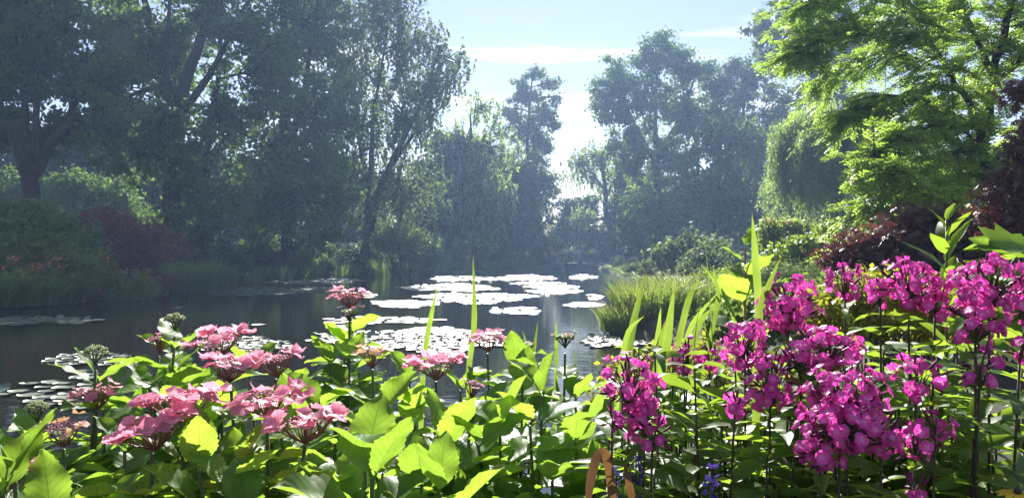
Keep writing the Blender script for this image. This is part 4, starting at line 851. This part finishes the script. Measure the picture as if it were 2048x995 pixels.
def floret_mesh(seed, mat):
    V, Q, uv = petal_fan('floret', 4, 0.026, 0.0175, M[mat], (0.25, -0.1, 0.45, 0.1)[seed % 4], 0.002, seed)
    return mesh_np('floret', V, np.array(Q), M[mat], True, np.full(len(V), .5), uv)
FLO = [floret_mesh(q, 'hydrangea_petal') for q in range(4)]; FLF = [floret_mesh(q, 'faded_petal') for q in range(4)]
def phlox_flower(seed):
    V, Q, uv = petal_fan('flower', 5, 0.0150, 0.0090, None, (0.05, -0.15, 0.25, -0.3)[seed % 4], 0.001, seed + 50, rows=3, cols=2)
    k = len(V); a = [2 * PI * i / 5 for i in range(5)]
    V = list(V) + [(0.0017 * math.cos(q), 0.0017 * math.sin(q), 0.0) for q in a] + [(0.0011 * math.cos(q), 0.0011 * math.sin(q), -0.022) for q in a]; uv += [(0, .5)] * 10
    Q = list(Q) + [(k + i, k + (i + 1) % 5, k + 5 + (i + 1) % 5, k + 5 + i) for i in range(5)]
    return mesh_np('flower', V, np.array(Q), M['phlox_petal'], True, np.full(len(V), .5), uv)
PF = [phlox_flower(q) for q in range(4)]

RH = random.Random(7)
def frame(dirv, upv):
    y = Vector(dirv).normalized(); z = Vector(upv); z = (z - y * z.dot(y)).normalized(); x = y.cross(z)
    return Matrix((x, y, z)).transposed().to_4x4()
def face_frame(nrm, spin):
    z = Vector(nrm).normalized(); q = Vector((0, 0, 1)).rotation_difference(z); return (q @ Quaternion((0, 0, 1), spin)).to_matrix().to_4x4()
def put(name, me, parent, loc, rot, sc_=1.0):
    return link(name, me, parent, mat4=Matrix.Translation(Vector(loc)) @ rot @ Matrix.Scale(sc_, 4))

# ------------------------------------------------------------------ hydrangeas
def stem_path(base, tip, R, n=7):
    base = np.array(base); tip = np.array(tip); t = np.linspace(0, 1, n)[:, None]
    m = base * 0.4 + tip * 0.6; m[:2] = base[:2] * 0.25 + tip[:2] * 0.75
    return (1 - t) ** 2 * base + 2 * t * (1 - t) * m + t ** 2 * tip
def flower_head(root, tip, kind, dia, R, tilt):
    """lacecap: dome of tiny fertile buds ringed by broad sterile florets"""
    tip = np.array(tip); ax = unit(np.array([tilt[0], tilt[1], 1.0]))
    q = Vector((0, 0, 1)).rotation_difference(Vector(ax)).to_matrix().to_4x4()
    head = link('flower_head', None, root, mat4=Matrix.Translation(Vector(tip)) @ q); head.empty_display_size = 0.05
    r = dia / 2; mb = MB(); sb = MB()
    br = 0.62 * r if kind != 'bud' else r * 0.95; nb = int(90 if kind != 'bud' else 70)
    for i in range(nb):
        rr = br * math.sqrt((i + 0.5) / nb); a = i * 2.39996; z = 0.016 + (0.22 if kind != 'bud' else 0.5) * (br - rr * rr / br) + R.normal() * 0.002
        v, t = ball(R.uniform(0.0026, 0.0040) * (1.35 if kind in ('bud', 'young') else 1.0), (rr * math.cos(a), rr * math.sin(a), z)); mb.add(v, None, t, R.uniform())
        if i % 6 == 0: sb.tube(np.array([(0, 0, -0.026 if kind not in ('bud', 'young') else -0.015), (rr * .5 * math.cos(a), rr * .5 * math.sin(a), -0.010 if kind not in ('bud', 'young') else 0.0), (rr * math.cos(a), rr * math.sin(a), z)]), [0.0017, 0.0012, 0.0008], 4, R.uniform(), cap=False)
    tag(link('bud_cluster', mb.mesh('bud_cluster', M['green_bud' if kind in ('bud', 'young') else 'pink_bud']), head), kind='stuff')
    if kind != 'bud':
        nfl = {'pink': 12, 'faded': 8, 'young': 4}[kind] + int(R.integers(0, 3)) ; nfl = max(4, int(nfl * min(1.25, dia / 0.17)))
        for i in range(nfl):
            a = 2 * PI * i / nfl + R.normal() * 0.18; rr = r * R.uniform(0.66, 0.86); p = (rr * math.cos(a), rr * math.sin(a), 0.018 + R.uniform(-0.006, 0.018))
            sb.tube(np.array([(0, 0, -0.026 if kind != 'young' else -0.012), (rr * .5 * math.cos(a), rr * .5 * math.sin(a), -0.006 if kind != 'young' else 0.004), p]), [0.0017, 0.0012, 0.0009], 4, R.uniform(), cap=False)
            nv = np.array([math.cos(a) * R.uniform(0.05, 0.55), math.sin(a) * R.uniform(0.05, 0.55), 1.0]) + R.normal(size=3) * 0.14
            me = (FLO if kind == 'pink' or (kind == 'young' and i % 2) else FLF)[int(R.integers(0, 4))]
            put('floret', me, head, p, face_frame(nv, R.uniform(0, 6.28)), R.uniform(0.78, 1.05) * (0.62 if kind == 'young' else 1.0) * min(1.1, dia / 0.165))
    link('flower_stalk', sb.mesh('flower_stalk', M['stem_pink' if kind not in ('bud', 'young') else 'stem_green']), head)
    return head
def shoot(root, O, px, py, d, kind, dia, R, pairs=3, lsz=1.0, drop=0.05, az=None, flare=0.5):
    tip = P(px, py, d); bx, by = tip[0] + R.normal() * 0.10, tip[1] + R.uniform(-0.05, 0.30); base = (bx, by, G(bx, by) - 0.02)
    path = stem_path(base, tip, R); top = path[-1]
    lp = path - O; sb = MB()
    rr = np.linspace(0.0065, 0.0038, len(lp)); sb.tube(lp, rr, 6, R.uniform())
    st = link('stem', sb.mesh('stem', M['stem_green']), root)
    if kind != 'leafy':
        flower_head(root, tip - O + np.array([0, 0, 0.03]), kind, dia, R, (R.normal() * 0.12, R.normal() * 0.08 - 0.04))
    # opposite leaf pairs, each turned by a quarter
    a0 = R.uniform(0, PI) if az is None else az; L = np.linalg.norm(np.diff(lp, axis=0), axis=1); cum = np.concatenate([[0], np.cumsum(L)]); tot = cum[-1]
    s_ = drop if kind != 'leafy' else 0.004
    for k in range(pairs):
        q = tot - s_
        if q < 0.1: break
        p = np.array([np.interp(q, cum, lp[:, j]) for j in range(3)])
        for sgn in (0, PI):
            a = a0 + k * PI / 2 + sgn + R.normal() * 0.25; el = (0.85 if kind == 'leafy' and k == 0 else 0.5 - 0.12 * k) + R.normal() * 0.2
            el = el * (0.6 + flare)
            dv = (math.cos(a) * math.cos(el), math.sin(a) * math.cos(el), math.sin(el)); upv = Vector((-math.cos(a) * math.sin(el), -math.sin(a) * math.sin(el), math.cos(el))) + Vector(R.normal(size=3) * 0.18)
            sc_ = lsz * (0.72 + 0.14 * k if k < 3 else 1.1) * R.uniform(0.85, 1.15)
            put('leaf', HL[int(R.integers(0, 6))], st, p, frame(dv, upv), sc_)
        s_ += R.uniform(0.055, 0.085)
hyd = [('hydrangea_shrub', 'lacecap hydrangea at the left edge with green bud heads and a few pink florets', 140), ('hydrangea_shrub', 'lacecap hydrangea with the lowest and largest pink heads at the left', 360), ('hydrangea_shrub', 'lacecap hydrangea with the group of pink heads left of the tall shoot', 540),
       ('hydrangea_shrub', 'lacecap hydrangea with one tall shoot carrying a small pink head', 740), ('hydrangea_shrub', 'lacecap hydrangea with a rosy head in front of the two single blades', 900), ('hydrangea_shrub', 'leafy hydrangea left of the iris blades with small young flower heads', 1080)]
HR = []
for nm, lab, px in hyd:
    x, y = P(px, HZ, 2.3)[:2]; O = np.array([x, y, G(x, y)]); HR.append((thing(nm, lab, 'hydrangea', O, 'hydrangeas along the near bank'), O))
def which(px): return HR[int(np.searchsorted([255, 450, 645, 820, 990], px))]
R = rng(301)
heads = [(440, 712, 2.05, 'pink', .175), (462, 768, 1.85, 'pink', .14), (552, 757, 1.95, 'pink', .14), (362, 848, 1.62, 'pink', .20), (535, 840, 1.68, 'pink', .175), (305, 905, 1.52, 'pink', .17), (610, 890, 1.60, 'pink', .175),
         (700, 618, 2.70, 'pink', .145), (745, 738, 2.15, 'faded', .12), (872, 762, 2.05, 'pink', .16), (975, 706, 2.5, 'pink', .13), (945, 800, 2.2, 'pink', .065), (1130, 706, 2.3, 'young', .085), (1055, 716, 2.7, 'young', .06), (195, 822, 1.95, 'pink', .125), (128, 897, 1.7, 'faded', .11), (15, 990, 1.5, 'pink', .10), (318, 712, 2.2, 'pink', .06), (700, 900, 1.9, 'faded', .08),
         (350, 672, 2.15, 'bud', .055), (192, 740, 1.95, 'bud', .055), (75, 856, 1.75, 'bud', .05), (940, 862, 1.8, 'bud', .04), (672, 850, 1.9, 'bud', .04), (700, 652, 2.6, 'young', .10)]
def hides(px, py, d): return any(h[4] > 0.1 and abs(px - h[0]) < 95 and h[1] - 60 < py < h[1] + 75 and d < h[2] + 0.08 for h in heads)
for px, py, d, kind, dia in heads:
    rt, O = which(px); shoot(rt, O, px, py, d, kind, dia, R, pairs=4 if kind == 'bud' else 3, drop=0.035 if kind == 'bud' else 0.085, lsz=0.95, flare=0.6 if kind == 'bud' else 0.4)
for px, py, d, ls in [(205, 770, 1.85, 1.0), (350, 710, 2.1, 1.05), (330, 800, 2.0, 1.0), (30, 940, 1.45, 1.05), (690, 690, 2.5, 1.0), (730, 935, 1.42, 1.1), (760, 960, 1.36, 1.1), (690, 680, 2.5, 1.0), (700, 720, 2.5, 1.0), (1030, 735, 2.1, 1.15), (1045, 770, 2.0, 1.1), (1085, 790, 1.9, 1.1), (640, 820, 2.1, 1.0), (830, 830, 1.95, 1.1), (1000, 860, 1.75, 1.1), (560, 960, 1.5, 1.1), (900, 900, 1.7, 1.1), (660, 730, 2.5, .9), (770, 800, 2.1, 1.0), (1150, 800, 2.2, 1.0), (410, 850, 2.0, 1.0), (480, 930, 1.6, 1.0), (160, 950, 1.55, 1.0), (260, 850, 1.9, 1.0), (300, 780, 2.15, 1.0), (400, 770, 2.2, 1.0), (500, 740, 2.3, 1.0), (590, 790, 2.2, 1.05), (440, 830, 2.05, 1.0), (250, 900, 1.75, 1.0), (590, 850, 1.95, 1.0), (820, 760, 2.3, 1.0), (920, 780, 2.2, 1.0), (960, 830, 2.0, 1.1), (1060, 850, 1.8, 1.1), (700, 790, 2.1, 1.0), (1150, 880, 1.8, 1.0), (620, 930, 1.6, 1.0), (400, 940, 1.5, 1.0), (745, 955, 1.25, 1.1), (35, 945, 1.3, 1.0), (880, 985, 1.3, 1.0)]:
    if hides(px, py, d): d += 0.35
    rt, O = which(px); shoot(rt, O, px, py, d, 'leafy', 0, R, pairs=4, lsz=ls)
prof = lambda px: np.interp(px, [0, 100, 180, 300, 420, 600, 700, 800, 900, 1000, 1100, 1200], [930, 900, 850, 850, 800, 780, 760, 790, 800, 770, 780, 830])
for i in range(104):
    px = -40 + 1240 * ((i * 0.61803) % 1.0); py = prof(px) + 40 + R.uniform(0, 1) * (1090 - prof(px)); d = R.uniform(1.65, 2.7) if py < 960 else R.uniform(1.4, 1.9)
    if hides(px, py, d): d += 0.4
    rt, O = which(px); shoot(rt, O, px, py, d, 'leafy', 0, R, pairs=4, lsz=R.uniform(0.9, 1.15), flare=0.3)

# ------------------------------------------------------------------ iris blades, dry blade
def iris_blade(root, O, pts, wd, R, mat='iris_leaf', name='blade', turn=0.0):
    """pts: (px,py,d) from foot to tip"""
    pt = np.array([P(*p) for p in pts]); n = 18; t = np.linspace(0, len(pt) - 1, n)
    path = np.stack([np.interp(t, np.arange(len(pt)), pt[:, i]) for i in range(3)], 1)
    for _ in range(3): path[1:-1] = (path[:-2] + 2 * path[1:-1] + path[2:]) / 4
    wd = wd * 0.62; tg = unit(np.gradient(path, axis=0)); view = np.array([math.sin(turn), math.cos(turn), 0]); sd_ = unit(np.cross(tg, view)); nr = np.cross(sd_, tg)
    u = np.linspace(0, 1, n); wv = wd * 0.5 * np.minimum(1, (1 - u) ** 0.85 * 2.9) * (0.75 + 0.25 * np.minimum(1, u * 4))
    V = []; uv = []
    for i in range(n):
        for j, (v, dp) in enumerate(((-1, 0.0), (0, 0.16), (1, 0.0))):
            V.append(path[i] + sd_[i] * wv[i] * v + nr[i] * wv[i] * dp - O); uv.append((u[i], (v + 1) / 2))
    Q = [(i * 3 + j, i * 3 + j + 1, i * 3 + j + 4, i * 3 + j + 3) for i in range(n - 1) for j in range(2)]
    return link(name, mesh_np(name, V, np.array(Q), M[mat], True, np.full(len(V), .5), uv), root)
R = rng(401)
def iris(label, px, d, blades_):
    x, y = P(px, HZ, d)[:2]; O = np.array([x, y, G(x, y)]); rt = thing('iris_clump', label, 'iris', O, 'iris clumps on the near bank')
    for b in blades_:
        mat = b[4] if len(b) > 4 else 'iris_leaf'
        iris_blade(rt, O, b[0], b[1], R, mat, 'blade' if mat == 'iris_leaf' else 'dry_blade', b[2] if len(b) > 2 else R.normal() * 0.75)
    return rt
iris('pair of tall single iris blades rising in front of the lily raft', 890, 2.7, [
    ([(838, 1000, 2.7), (845, 740, 2.7), (858, 650, 2.7), (876, 568, 2.65)], 0.034), ([(950, 1000, 2.75), (935, 745, 2.75), (950, 650, 2.75), (946, 508, 2.8)], 0.032)])
iris('small iris tuft of short blades behind the leafy hydrangea', 1090, 2.9, [
    ([(1070, 1000, 2.9), (1065, 730, 2.9), (1045, 660, 2.9)], 0.026), ([(1058, 1000, 2.9), (1064, 730, 2.9), (1076, 640, 2.9)], 0.03), ([(1105, 1000, 2.9), (1113, 730, 2.9), (1112, 636, 2.9)], 0.026), ([(1150, 1000, 2.8), (1155, 760, 2.8), (1146, 676, 2.8)], 0.024), ([(1120, 1000, 2.8), (1125, 830, 2.8), (1110, 750, 2.8)], 0.04)])
iris('big iris clump of broad bright blades between hydrangea and phlox', 1270, 1.95, [
    ([(1240, 1180, 2.0), (1250, 800, 2.0), (1262, 660, 2.0), (1294, 537, 2.0)], 0.040), ([(1290, 1180, 2.0), (1310, 800, 2.0), (1332, 690, 2.0), (1350, 566, 2.0)], 0.042), ([(1135, 1180, 1.8), (1155, 920, 1.8), (1190, 820, 1.8), (1215, 750, 1.75)], 0.045),
    ([(1215, 1200, 1.7), (1232, 960, 1.7), (1245, 800, 1.75), (1262, 690, 1.8)], 0.05), ([(1232, 1200, 1.8), (1270, 900, 1.8), (1300, 760, 1.8), (1330, 640, 1.8)], 0.036), ([(1320, 1180, 2.1), (1340, 760, 2.1), (1375, 600, 2.1), (1395, 560, 2.1)], 0.034), ([(1300, 1180, 2.3), (1310, 730, 2.3), (1322, 610, 2.3)], 0.03),
    ([(1330, 1180, 2.2), (1352, 780, 2.2), (1378, 650, 2.2), (1440, 580, 2.15)], 0.03), ([(1195, 1200, 1.75), (1205, 1000, 1.75), (1198, 880, 1.75)], 0.028), ([(1225, 1200, 1.9), (1230, 820, 1.9), (1252, 660, 1.9), (1290, 630, 1.9)], 0.02),
    ([(1240, 1180, 1.34), (1226, 1000, 1.3), (1216, 905, 1.28), (1200, 893, 1.26), (1184, 935, 1.24), (1174, 1000, 1.22), (1180, 1050, 1.21)], 0.024, 0.05, None, 'dry_leaf'), ([(1275, 1150, 1.32), (1266, 1000, 1.3), (1246, 915, 1.3)], 0.020, 0.3, None, 'dry_leaf')])
iris('iris clump of arching blue-green blades behind the leftmost phlox', 1410, 2.1, [
    ([(1410, 1180, 2.1), (1430, 760, 2.1), (1420, 600, 2.1), (1410, 474, 2.1)], 0.022), ([(1400, 1180, 2.2), (1400, 750, 2.2), (1440, 600, 2.2), (1425, 530, 2.2)], 0.02), ([(1420, 1180, 2.15), (1385, 730, 2.15), (1395, 620, 2.15), (1440, 540, 2.1)], 0.026), ([(1470, 1180, 2.3), (1478, 660, 2.3), (1450, 590, 2.3), (1400, 525, 2.3)], 0.02),
    ([(1360, 1180, 2.2), (1380, 700, 2.2), (1400, 640, 2.2), (1430, 610, 2.15)], 0.026), ([(1425, 1180, 2.1), (1425, 700, 2.1), (1405, 640, 2.1)], 0.028)])
iris('two tall iris blades standing among the phlox heads', 1510, 1.75, [
    ([(1500, 1180, 1.8), (1520, 640, 1.8), (1512, 530, 1.8), (1504, 424, 1.8)], 0.030), ([(1510, 1180, 1.6), (1512, 690, 1.6), (1520, 610, 1.6), (1562, 512, 1.55)], 0.026)])

# ------------------------------------------------------------------ phlox
def phlox_head(root, p, w_, h_, R, nfl, budr=0.6):
    head = link('flower_head', None, root, loc=p.tolist()); head.empty_display_size = 0.03
    sb = MB(); bb = MB()
    for i in range(nfl):
        u = unit(R.normal(size=3) + np.array([0, -0.15, 0.15])); u[2] = max(u[2], -0.75)
        q = u * np.array([w_, w_, h_]) * R.uniform(0.72, 1.18); nv = u * np.array([1, 1, 0.8]) + np.array([0, -0.1, 0.25]) + R.normal(size=3) * 0.25
        put('flower', PF[int(R.integers(0, 4))], head, q, face_frame(nv, R.uniform(0, 6.28)), R.uniform(0.60, 0.84))
        sb.tube(np.array([(0, 0, -h_ * 0.9), q * 0.45 + np.array([0, 0, -0.01]), q - unit(nv) * 0.022]), [0.0013, 0.0010, 0.0008], 4, R.uniform(), cap=False)
    for i in range(int(nfl * budr) + 6):
        u = unit(R.normal(size=3) + np.array([0, 0, 0.2])); q = u * np.array([w_, w_, h_]) * R.uniform(0.5, 0.9); dv = unit(u + np.array([0, 0, 0.4]) + R.normal(size=3) * 0.2)
        bb.tube(np.array([q, q + dv * 0.010, q + dv * 0.020]), [0.0018, 0.0026, 0.0006], 4, R.uniform())
        sb.tube(np.array([(0, 0, -h_ * 0.9), q * 0.5, q]), [0.0015, 0.001, 0.001], 4, R.uniform(), cap=False)
    link('flower_stalk', sb.mesh('flower_stalk', M['stem_green']), head); tag(link('bud_cluster', bb.mesh('bud_cluster', M['phlox_bud']), head), kind='stuff')
def phlox_stem(root, O, px, py, d, R, head=None, top_gap=0.05, leaves=9, lsz=1.0):
    tip = P(px, py, d); bx, by = tip[0] + R.normal() * 0.05, tip[1] + R.uniform(-0.05, 0.15); base = (bx, by, G(bx, by) - 0.02)
    path = stem_path(base, tip, R) - O; sb = MB(); sb.tube(path, np.linspace(0.0036, 0.0022, len(path)), 5, R.uniform()); st = link('stem', sb.mesh('stem', M['stem_dark']), root)
    L = np.linalg.norm(np.diff(path, axis=0), axis=1); cum = np.concatenate([[0], np.cumsum(L)]); s_ = top_gap; a0 = R.uniform(0, PI)
    for k in range(leaves):
        q = cum[-1] - s_
        if q < 0.15: break
        p = np.array([np.interp(q, cum, path[:, j]) for j in range(3)])
        for sgn in (0, PI):
            a = a0 + k * PI / 2 + sgn + R.normal() * 0.3; el = R.uniform(-0.1, 0.55); dv = (math.cos(a) * math.cos(el), math.sin(a) * math.cos(el), math.sin(el))
            upv = Vector((-math.cos(a) * math.sin(el), -math.sin(a) * math.sin(el), math.cos(el))) + Vector(R.normal(size=3) * 0.3)
            put('leaf', PL[int(R.integers(0, 4))], st, p, frame(dv, upv), lsz * R.uniform(0.7, 1.2) * (0.75 if k == 0 else 1.0))
        s_ += R.uniform(0.04, 0.065)
    if head: phlox_head(root, tip - O, *head)
R = rng(501)
clumps = [
    ('phlox clump with the leftmost tall magenta head beside the iris blades', 1300, 1.45, [(1258, 765, 1.42, .046, .050, 34), (1290, 835, 1.42, .036, .034, 20), (1305, 870, 1.35, .030, .022, 3), (1225, 840, 1.38, .02, .02, 5)]),
    ('phlox clump with small half-faded magenta heads left of centre', 1400, 1.8, [(1375, 715, 1.85, .040, .040, 13), (1418, 720, 1.8, .03, .03, 8), (1345, 740, 1.85, .03, .03, 5)]),
    ('phlox clump with dense magenta heads beside the tall blades', 1560, 1.6, [(1575, 610, 1.62, .062, .058, 50), (1490, 690, 1.55, .042, .048, 30), (1540, 765, 1.45, .045, .045, 30), (1470, 810, 1.4, .02, .02, 6), (1690, 565, 1.7, .042, .040, 16)]),
    ('phlox clump with the widest magenta mass in the right foreground', 1690, 1.35, [(1655, 695, 1.42, .058, .036, 38), (1690, 795, 1.30, .066, .045, 52), (1680, 850, 1.26, .062, .045, 46), (1640, 905, 1.25, .035, .022, 14), (1600, 720, 1.45, .035, .03, 14), (1760, 870, 1.28, .035, .035, 12)]),
    ('phlox clump with the round magenta head in front of the red maple', 1815, 1.5, [(1815, 570, 1.52, .058, .052, 44), (1870, 610, 1.5, .032, .024, 9), (1760, 590, 1.54, .024, .022, 8)]),
    ('phlox clump with the loose head of single open magenta flowers', 1840, 1.35, [(1832, 755, 1.34, .048, .038, 16), (1870, 850, 1.32, .032, .022, 9), (1830, 885, 1.28, .03, .03, 7), (1832, 975, 1.22, .016, .012, 2)]),
    ('phlox clump with the large magenta head at the right edge', 1975, 1.42, [(1978, 570, 1.42, .062, .055, 52), (1950, 650, 1.38, .045, .035, 20), (2046, 610, 1.45, .035, .04, 10), (1960, 730, 1.32, .03, .04, 8), (2040, 700, 1.38, .02, .02, 3)])]
for lab, px, d, hs in clumps:
    x, y = P(px, HZ, d)[:2]; O = np.array([x, y, G(x, y)]); rt = thing('phlox_clump', lab, 'phlox', O, 'phlox clumps on the near bank')
    for hx, hy, hd, w_, h_, nf in hs: phlox_stem(rt, O, hx, hy, hd, R, (w_ * R.uniform(0.92, 1.1), h_ * R.uniform(0.9, 1.2), R, int(nf * 1.35), 0.3), top_gap=h_ + 0.015, leaves=8)
    lo = max(h[1] for h in hs)
    for q in range(19):
        fx = px + R.uniform(-130, 130); fy = R.uniform(690, 960); fx = max(fx, 1215 + max(0, 850 - fy) * 0.4); phlox_stem(rt, O, fx, fy, d + R.uniform(0.08, 0.55), R, None, 0.005, 6, R.uniform(0.9, 1.2))

for lab, px, d in [('leafy phlox shoots without flowers at the foot of the leftmost phlox', 1370, 1.5), ('leafy phlox shoots without flowers below the widest magenta mass', 1600, 1.42), ('leafy phlox shoots without flowers in the lower right corner', 1890, 1.4)]:
    x, y = P(px, HZ, d)[:2]; O = np.array([x, y, G(x, y)]); rt = thing('phlox_clump', lab, 'phlox', O, 'phlox clumps on the near bank')
    for q in range(25): phlox_stem(rt, O, px + R.uniform(-140, 150), R.uniform(800, 1010), d + R.uniform(-0.05, 0.4), R, None, 0.004, 6, R.uniform(0.8, 1.1))

# ------------------------------------------------------------------ other plants of the near border
def leafy_stalk(name, label, cat, px, py, d, n, leafm, lsz, R, mat, gap=0.03, low=0.5, el0=0.9):
    tip = P(px, py, d); base = np.array([tip[0], tip[1], G(tip[0], tip[1])]); rt = thing(name, label, cat, base); path = stem_path((0, 0, -0.02), tip - base, R); sb = MB(); sb.tube(path, np.linspace(0.006, 0.003, len(path)), 6); st = link('stem', sb.mesh('stem', M[mat]), rt)
    for k in range(n):
        z = 1 - k * gap; p = np.array([np.interp(z * (len(path) - 1), range(len(path)), path[:, j]) for j in range(3)]); a = k * 2.4 + 0.5; el = el0 - low * k / n + R.normal() * 0.15
        dv = (math.cos(a) * math.cos(el), math.sin(a) * math.cos(el), math.sin(el)); put('leaf', leafm[int(R.integers(0, len(leafm)))], st, p, frame(dv, Vector((-math.cos(a) * math.sin(el), -math.sin(a) * math.sin(el), math.cos(el))) + Vector(R.normal(size=3) * 0.2)), lsz * (0.55 + 0.6 * min(1, k / 5)))
    return rt
R = rng(601)
leafy_stalk('balsam_plant', 'tall plant with reddish stem and broad bright leaves behind the tall blades', 'plant', 1490, 496, 2.4, 12, [HL[0], HL[1], HL[4]], 0.95, R, 'stem_pink', 0.035, 0.8, 1.0)
leafy_stalk('lily_stalk', 'leafy green stalk with narrow upright leaves in front of the red maple', 'plant', 1893, 440, 2.2, 34, PL, 1.3, R, 'stem_green', 0.018, 0.9, 1.0)
# lobed leaf plant at the right edge
def lobed_leaf(seed):
    V = []; Q = []; uv = []
    R = rng(seed); n = 13; lob = [0.10, .45, .62, .55, .78, .62, 1.0]
    half = [(0.0, 0.0)] ; L = 0.24
    outl = [(0.02, 0.0), (0.09, 0.02), (0.075, 0.06), (0.125, 0.095), (0.085, 0.115), (0.105, 0.165), (0.055, 0.16), (0.045, 0.215), (0.018, 0.205), (0.0, 0.26)]
    for i, (x, y) in enumerate(outl):
        yc = min(y, 0.24)
        for j, v in enumerate((-1, -0.5, 0, 0.5, 1)): V.append((x * v, yc * (0.75 + 0.25 * abs(v)) if v else yc, -0.9 * y * y + 0.25 * abs(x * v))); uv.append((i / 9, j / 4))
    Q = [(i * 5 + j, i * 5 + j + 1, (i + 1) * 5 + j + 1, (i + 1) * 5 + j) for i in range(len(outl) - 1) for j in range(4)]
    return mesh_np('lobed_leaf', V, np.array(Q), M['hydrangea_leaf'], True, np.full(len(V), .5), uv)
LL = lobed_leaf(1)
tip = P(2075, 520, 1.9); base = np.array([tip[0], tip[1], G(tip[0], tip[1])]); rt = thing('lobed_leaf_plant', 'plant with large lobed yellow-green leaves entering at the right edge', 'plant', base)
sb = MB(); sb.tube(stem_path((0, 0, 0), tip - base, R), np.linspace(0.008, 0.004, 7), 6); st = link('stem', sb.mesh('stem', M['stem_green']), rt)
for a, el, dz, s_ in [(PI + 0.1, 0.25, 0.02, 0.72), (PI - 0.5, -0.1, -0.03, 0.6), (PI + 0.7, -0.2, -0.08, 0.7), (PI / 2, 0.2, 0.0, 0.7), (0.2, 0.2, 0.0, .8), (PI + 0.2, -0.2, -0.16, .6)]:
    put('leaf', LL, st, tip - base + np.array([0, 0, dz]), frame((math.cos(a) * math.cos(el), math.sin(a) * math.cos(el), math.sin(el)), (0.2, -0.5, 1)), s_)
# violet salvia spikes
for px, py, d, lab in [(1232, 945, 1.35, 'violet salvia spike beside the dry brown blade'), (1272, 915, 1.4, 'violet salvia spike behind the dry brown blade'), (1422, 935, 1.3, 'violet salvia spike low among the phlox leaves')]:
    tip = P(px, py, d); base = np.array([tip[0], tip[1], G(tip[0], tip[1])]); rt = thing('salvia_spike', lab, 'salvia', base, 'violet salvia spikes'); pth = stem_path((0, 0, -0.02), tip - base, R)
    sb = MB(); sb.tube(pth, np.linspace(0.003, 0.0015, 7), 5); link('stem', sb.mesh('stem', M['stem_dark']), rt); mb = MB()
    for k in range(6):
        zc_ = tip - base - np.array([0, 0, 0.014 * k]); m_ = 9; aa = R.uniform(0, 6.28, m_); dv = np.stack([np.cos(aa), np.sin(aa), np.full(m_, 0.15)], 1)
        leaf_quads(mb, zc_ + dv * 0.004, 0.012, R, 0.1, 0.3, 0.35, dirs=dv)
    link('flower_spike', mb.mesh('flower_spike', M['salvia_petal']), rt)
    for k in range(5):
        a = R.uniform(0, 6.28); put('leaf', PL[k % 4], rt, tip - base - np.array([0, 0, 0.11 + 0.05 * k]), frame((math.cos(a), math.sin(a), 0.3), (0, 0, 1)), 0.6)
# yellow coneflower in the lower right corner
tip = P(2035, 985, 1.15); base = np.array([tip[0], tip[1], G(tip[0], tip[1])]); rt = thing('coneflower', 'yellow daisy flower at the lower right corner', 'flower', base)
sb = MB(); sb.tube(stem_path((0, 0, 0), tip - base, R), np.linspace(0.004, 0.002, 7), 5); link('stem', sb.mesh('stem', M['stem_green']), rt)
YP = blade_mesh('petal', 0.026, 0.006, lambda u: (max(u, 0) ** .4 * max(1 - u, 0) ** .45) / .55, 5, 2, M['yellow_petal'], 0.1, 0.3)
for k in range(12):
    a = k * 2 * PI / 12; put('petal', YP, rt, tip - base + np.array([math.cos(a) * .005, math.sin(a) * .005, 0]), frame((math.cos(a), math.sin(a), 0.15), (0, 0, 1)), 1.0)
mb = MB(); v, t = ball(0.008, tip - base + np.array([0, 0, 0.004])); mb.add(v, None, t); link('flower_centre', mb.mesh('flower_centre', M['stem_dark'], True), rt)

# ------------------------------------------------------------------ haze
hz = MB(); hz.box((-160, -6, -2.2), (160, 150, 34))
hm, nt, N, Lk = nodes('haze'); pv = N('ShaderNodeVolumePrincipled'); pv.inputs['Color'].default_value = (0.42, 0.62, 1.0, 1); pv.inputs['Density'].default_value = 0.00098; pv.inputs['Anisotropy'].default_value = 0.40
Lk(pv.outputs[0], N('ShaderNodeOutputMaterial').inputs['Volume'])
h_ = link('haze', hz.mesh('haze', hm)); tag(h_, kind='stuff'); h_.data.polygons.foreach_set('use_smooth', np.zeros(len(h_.data.polygons), bool))
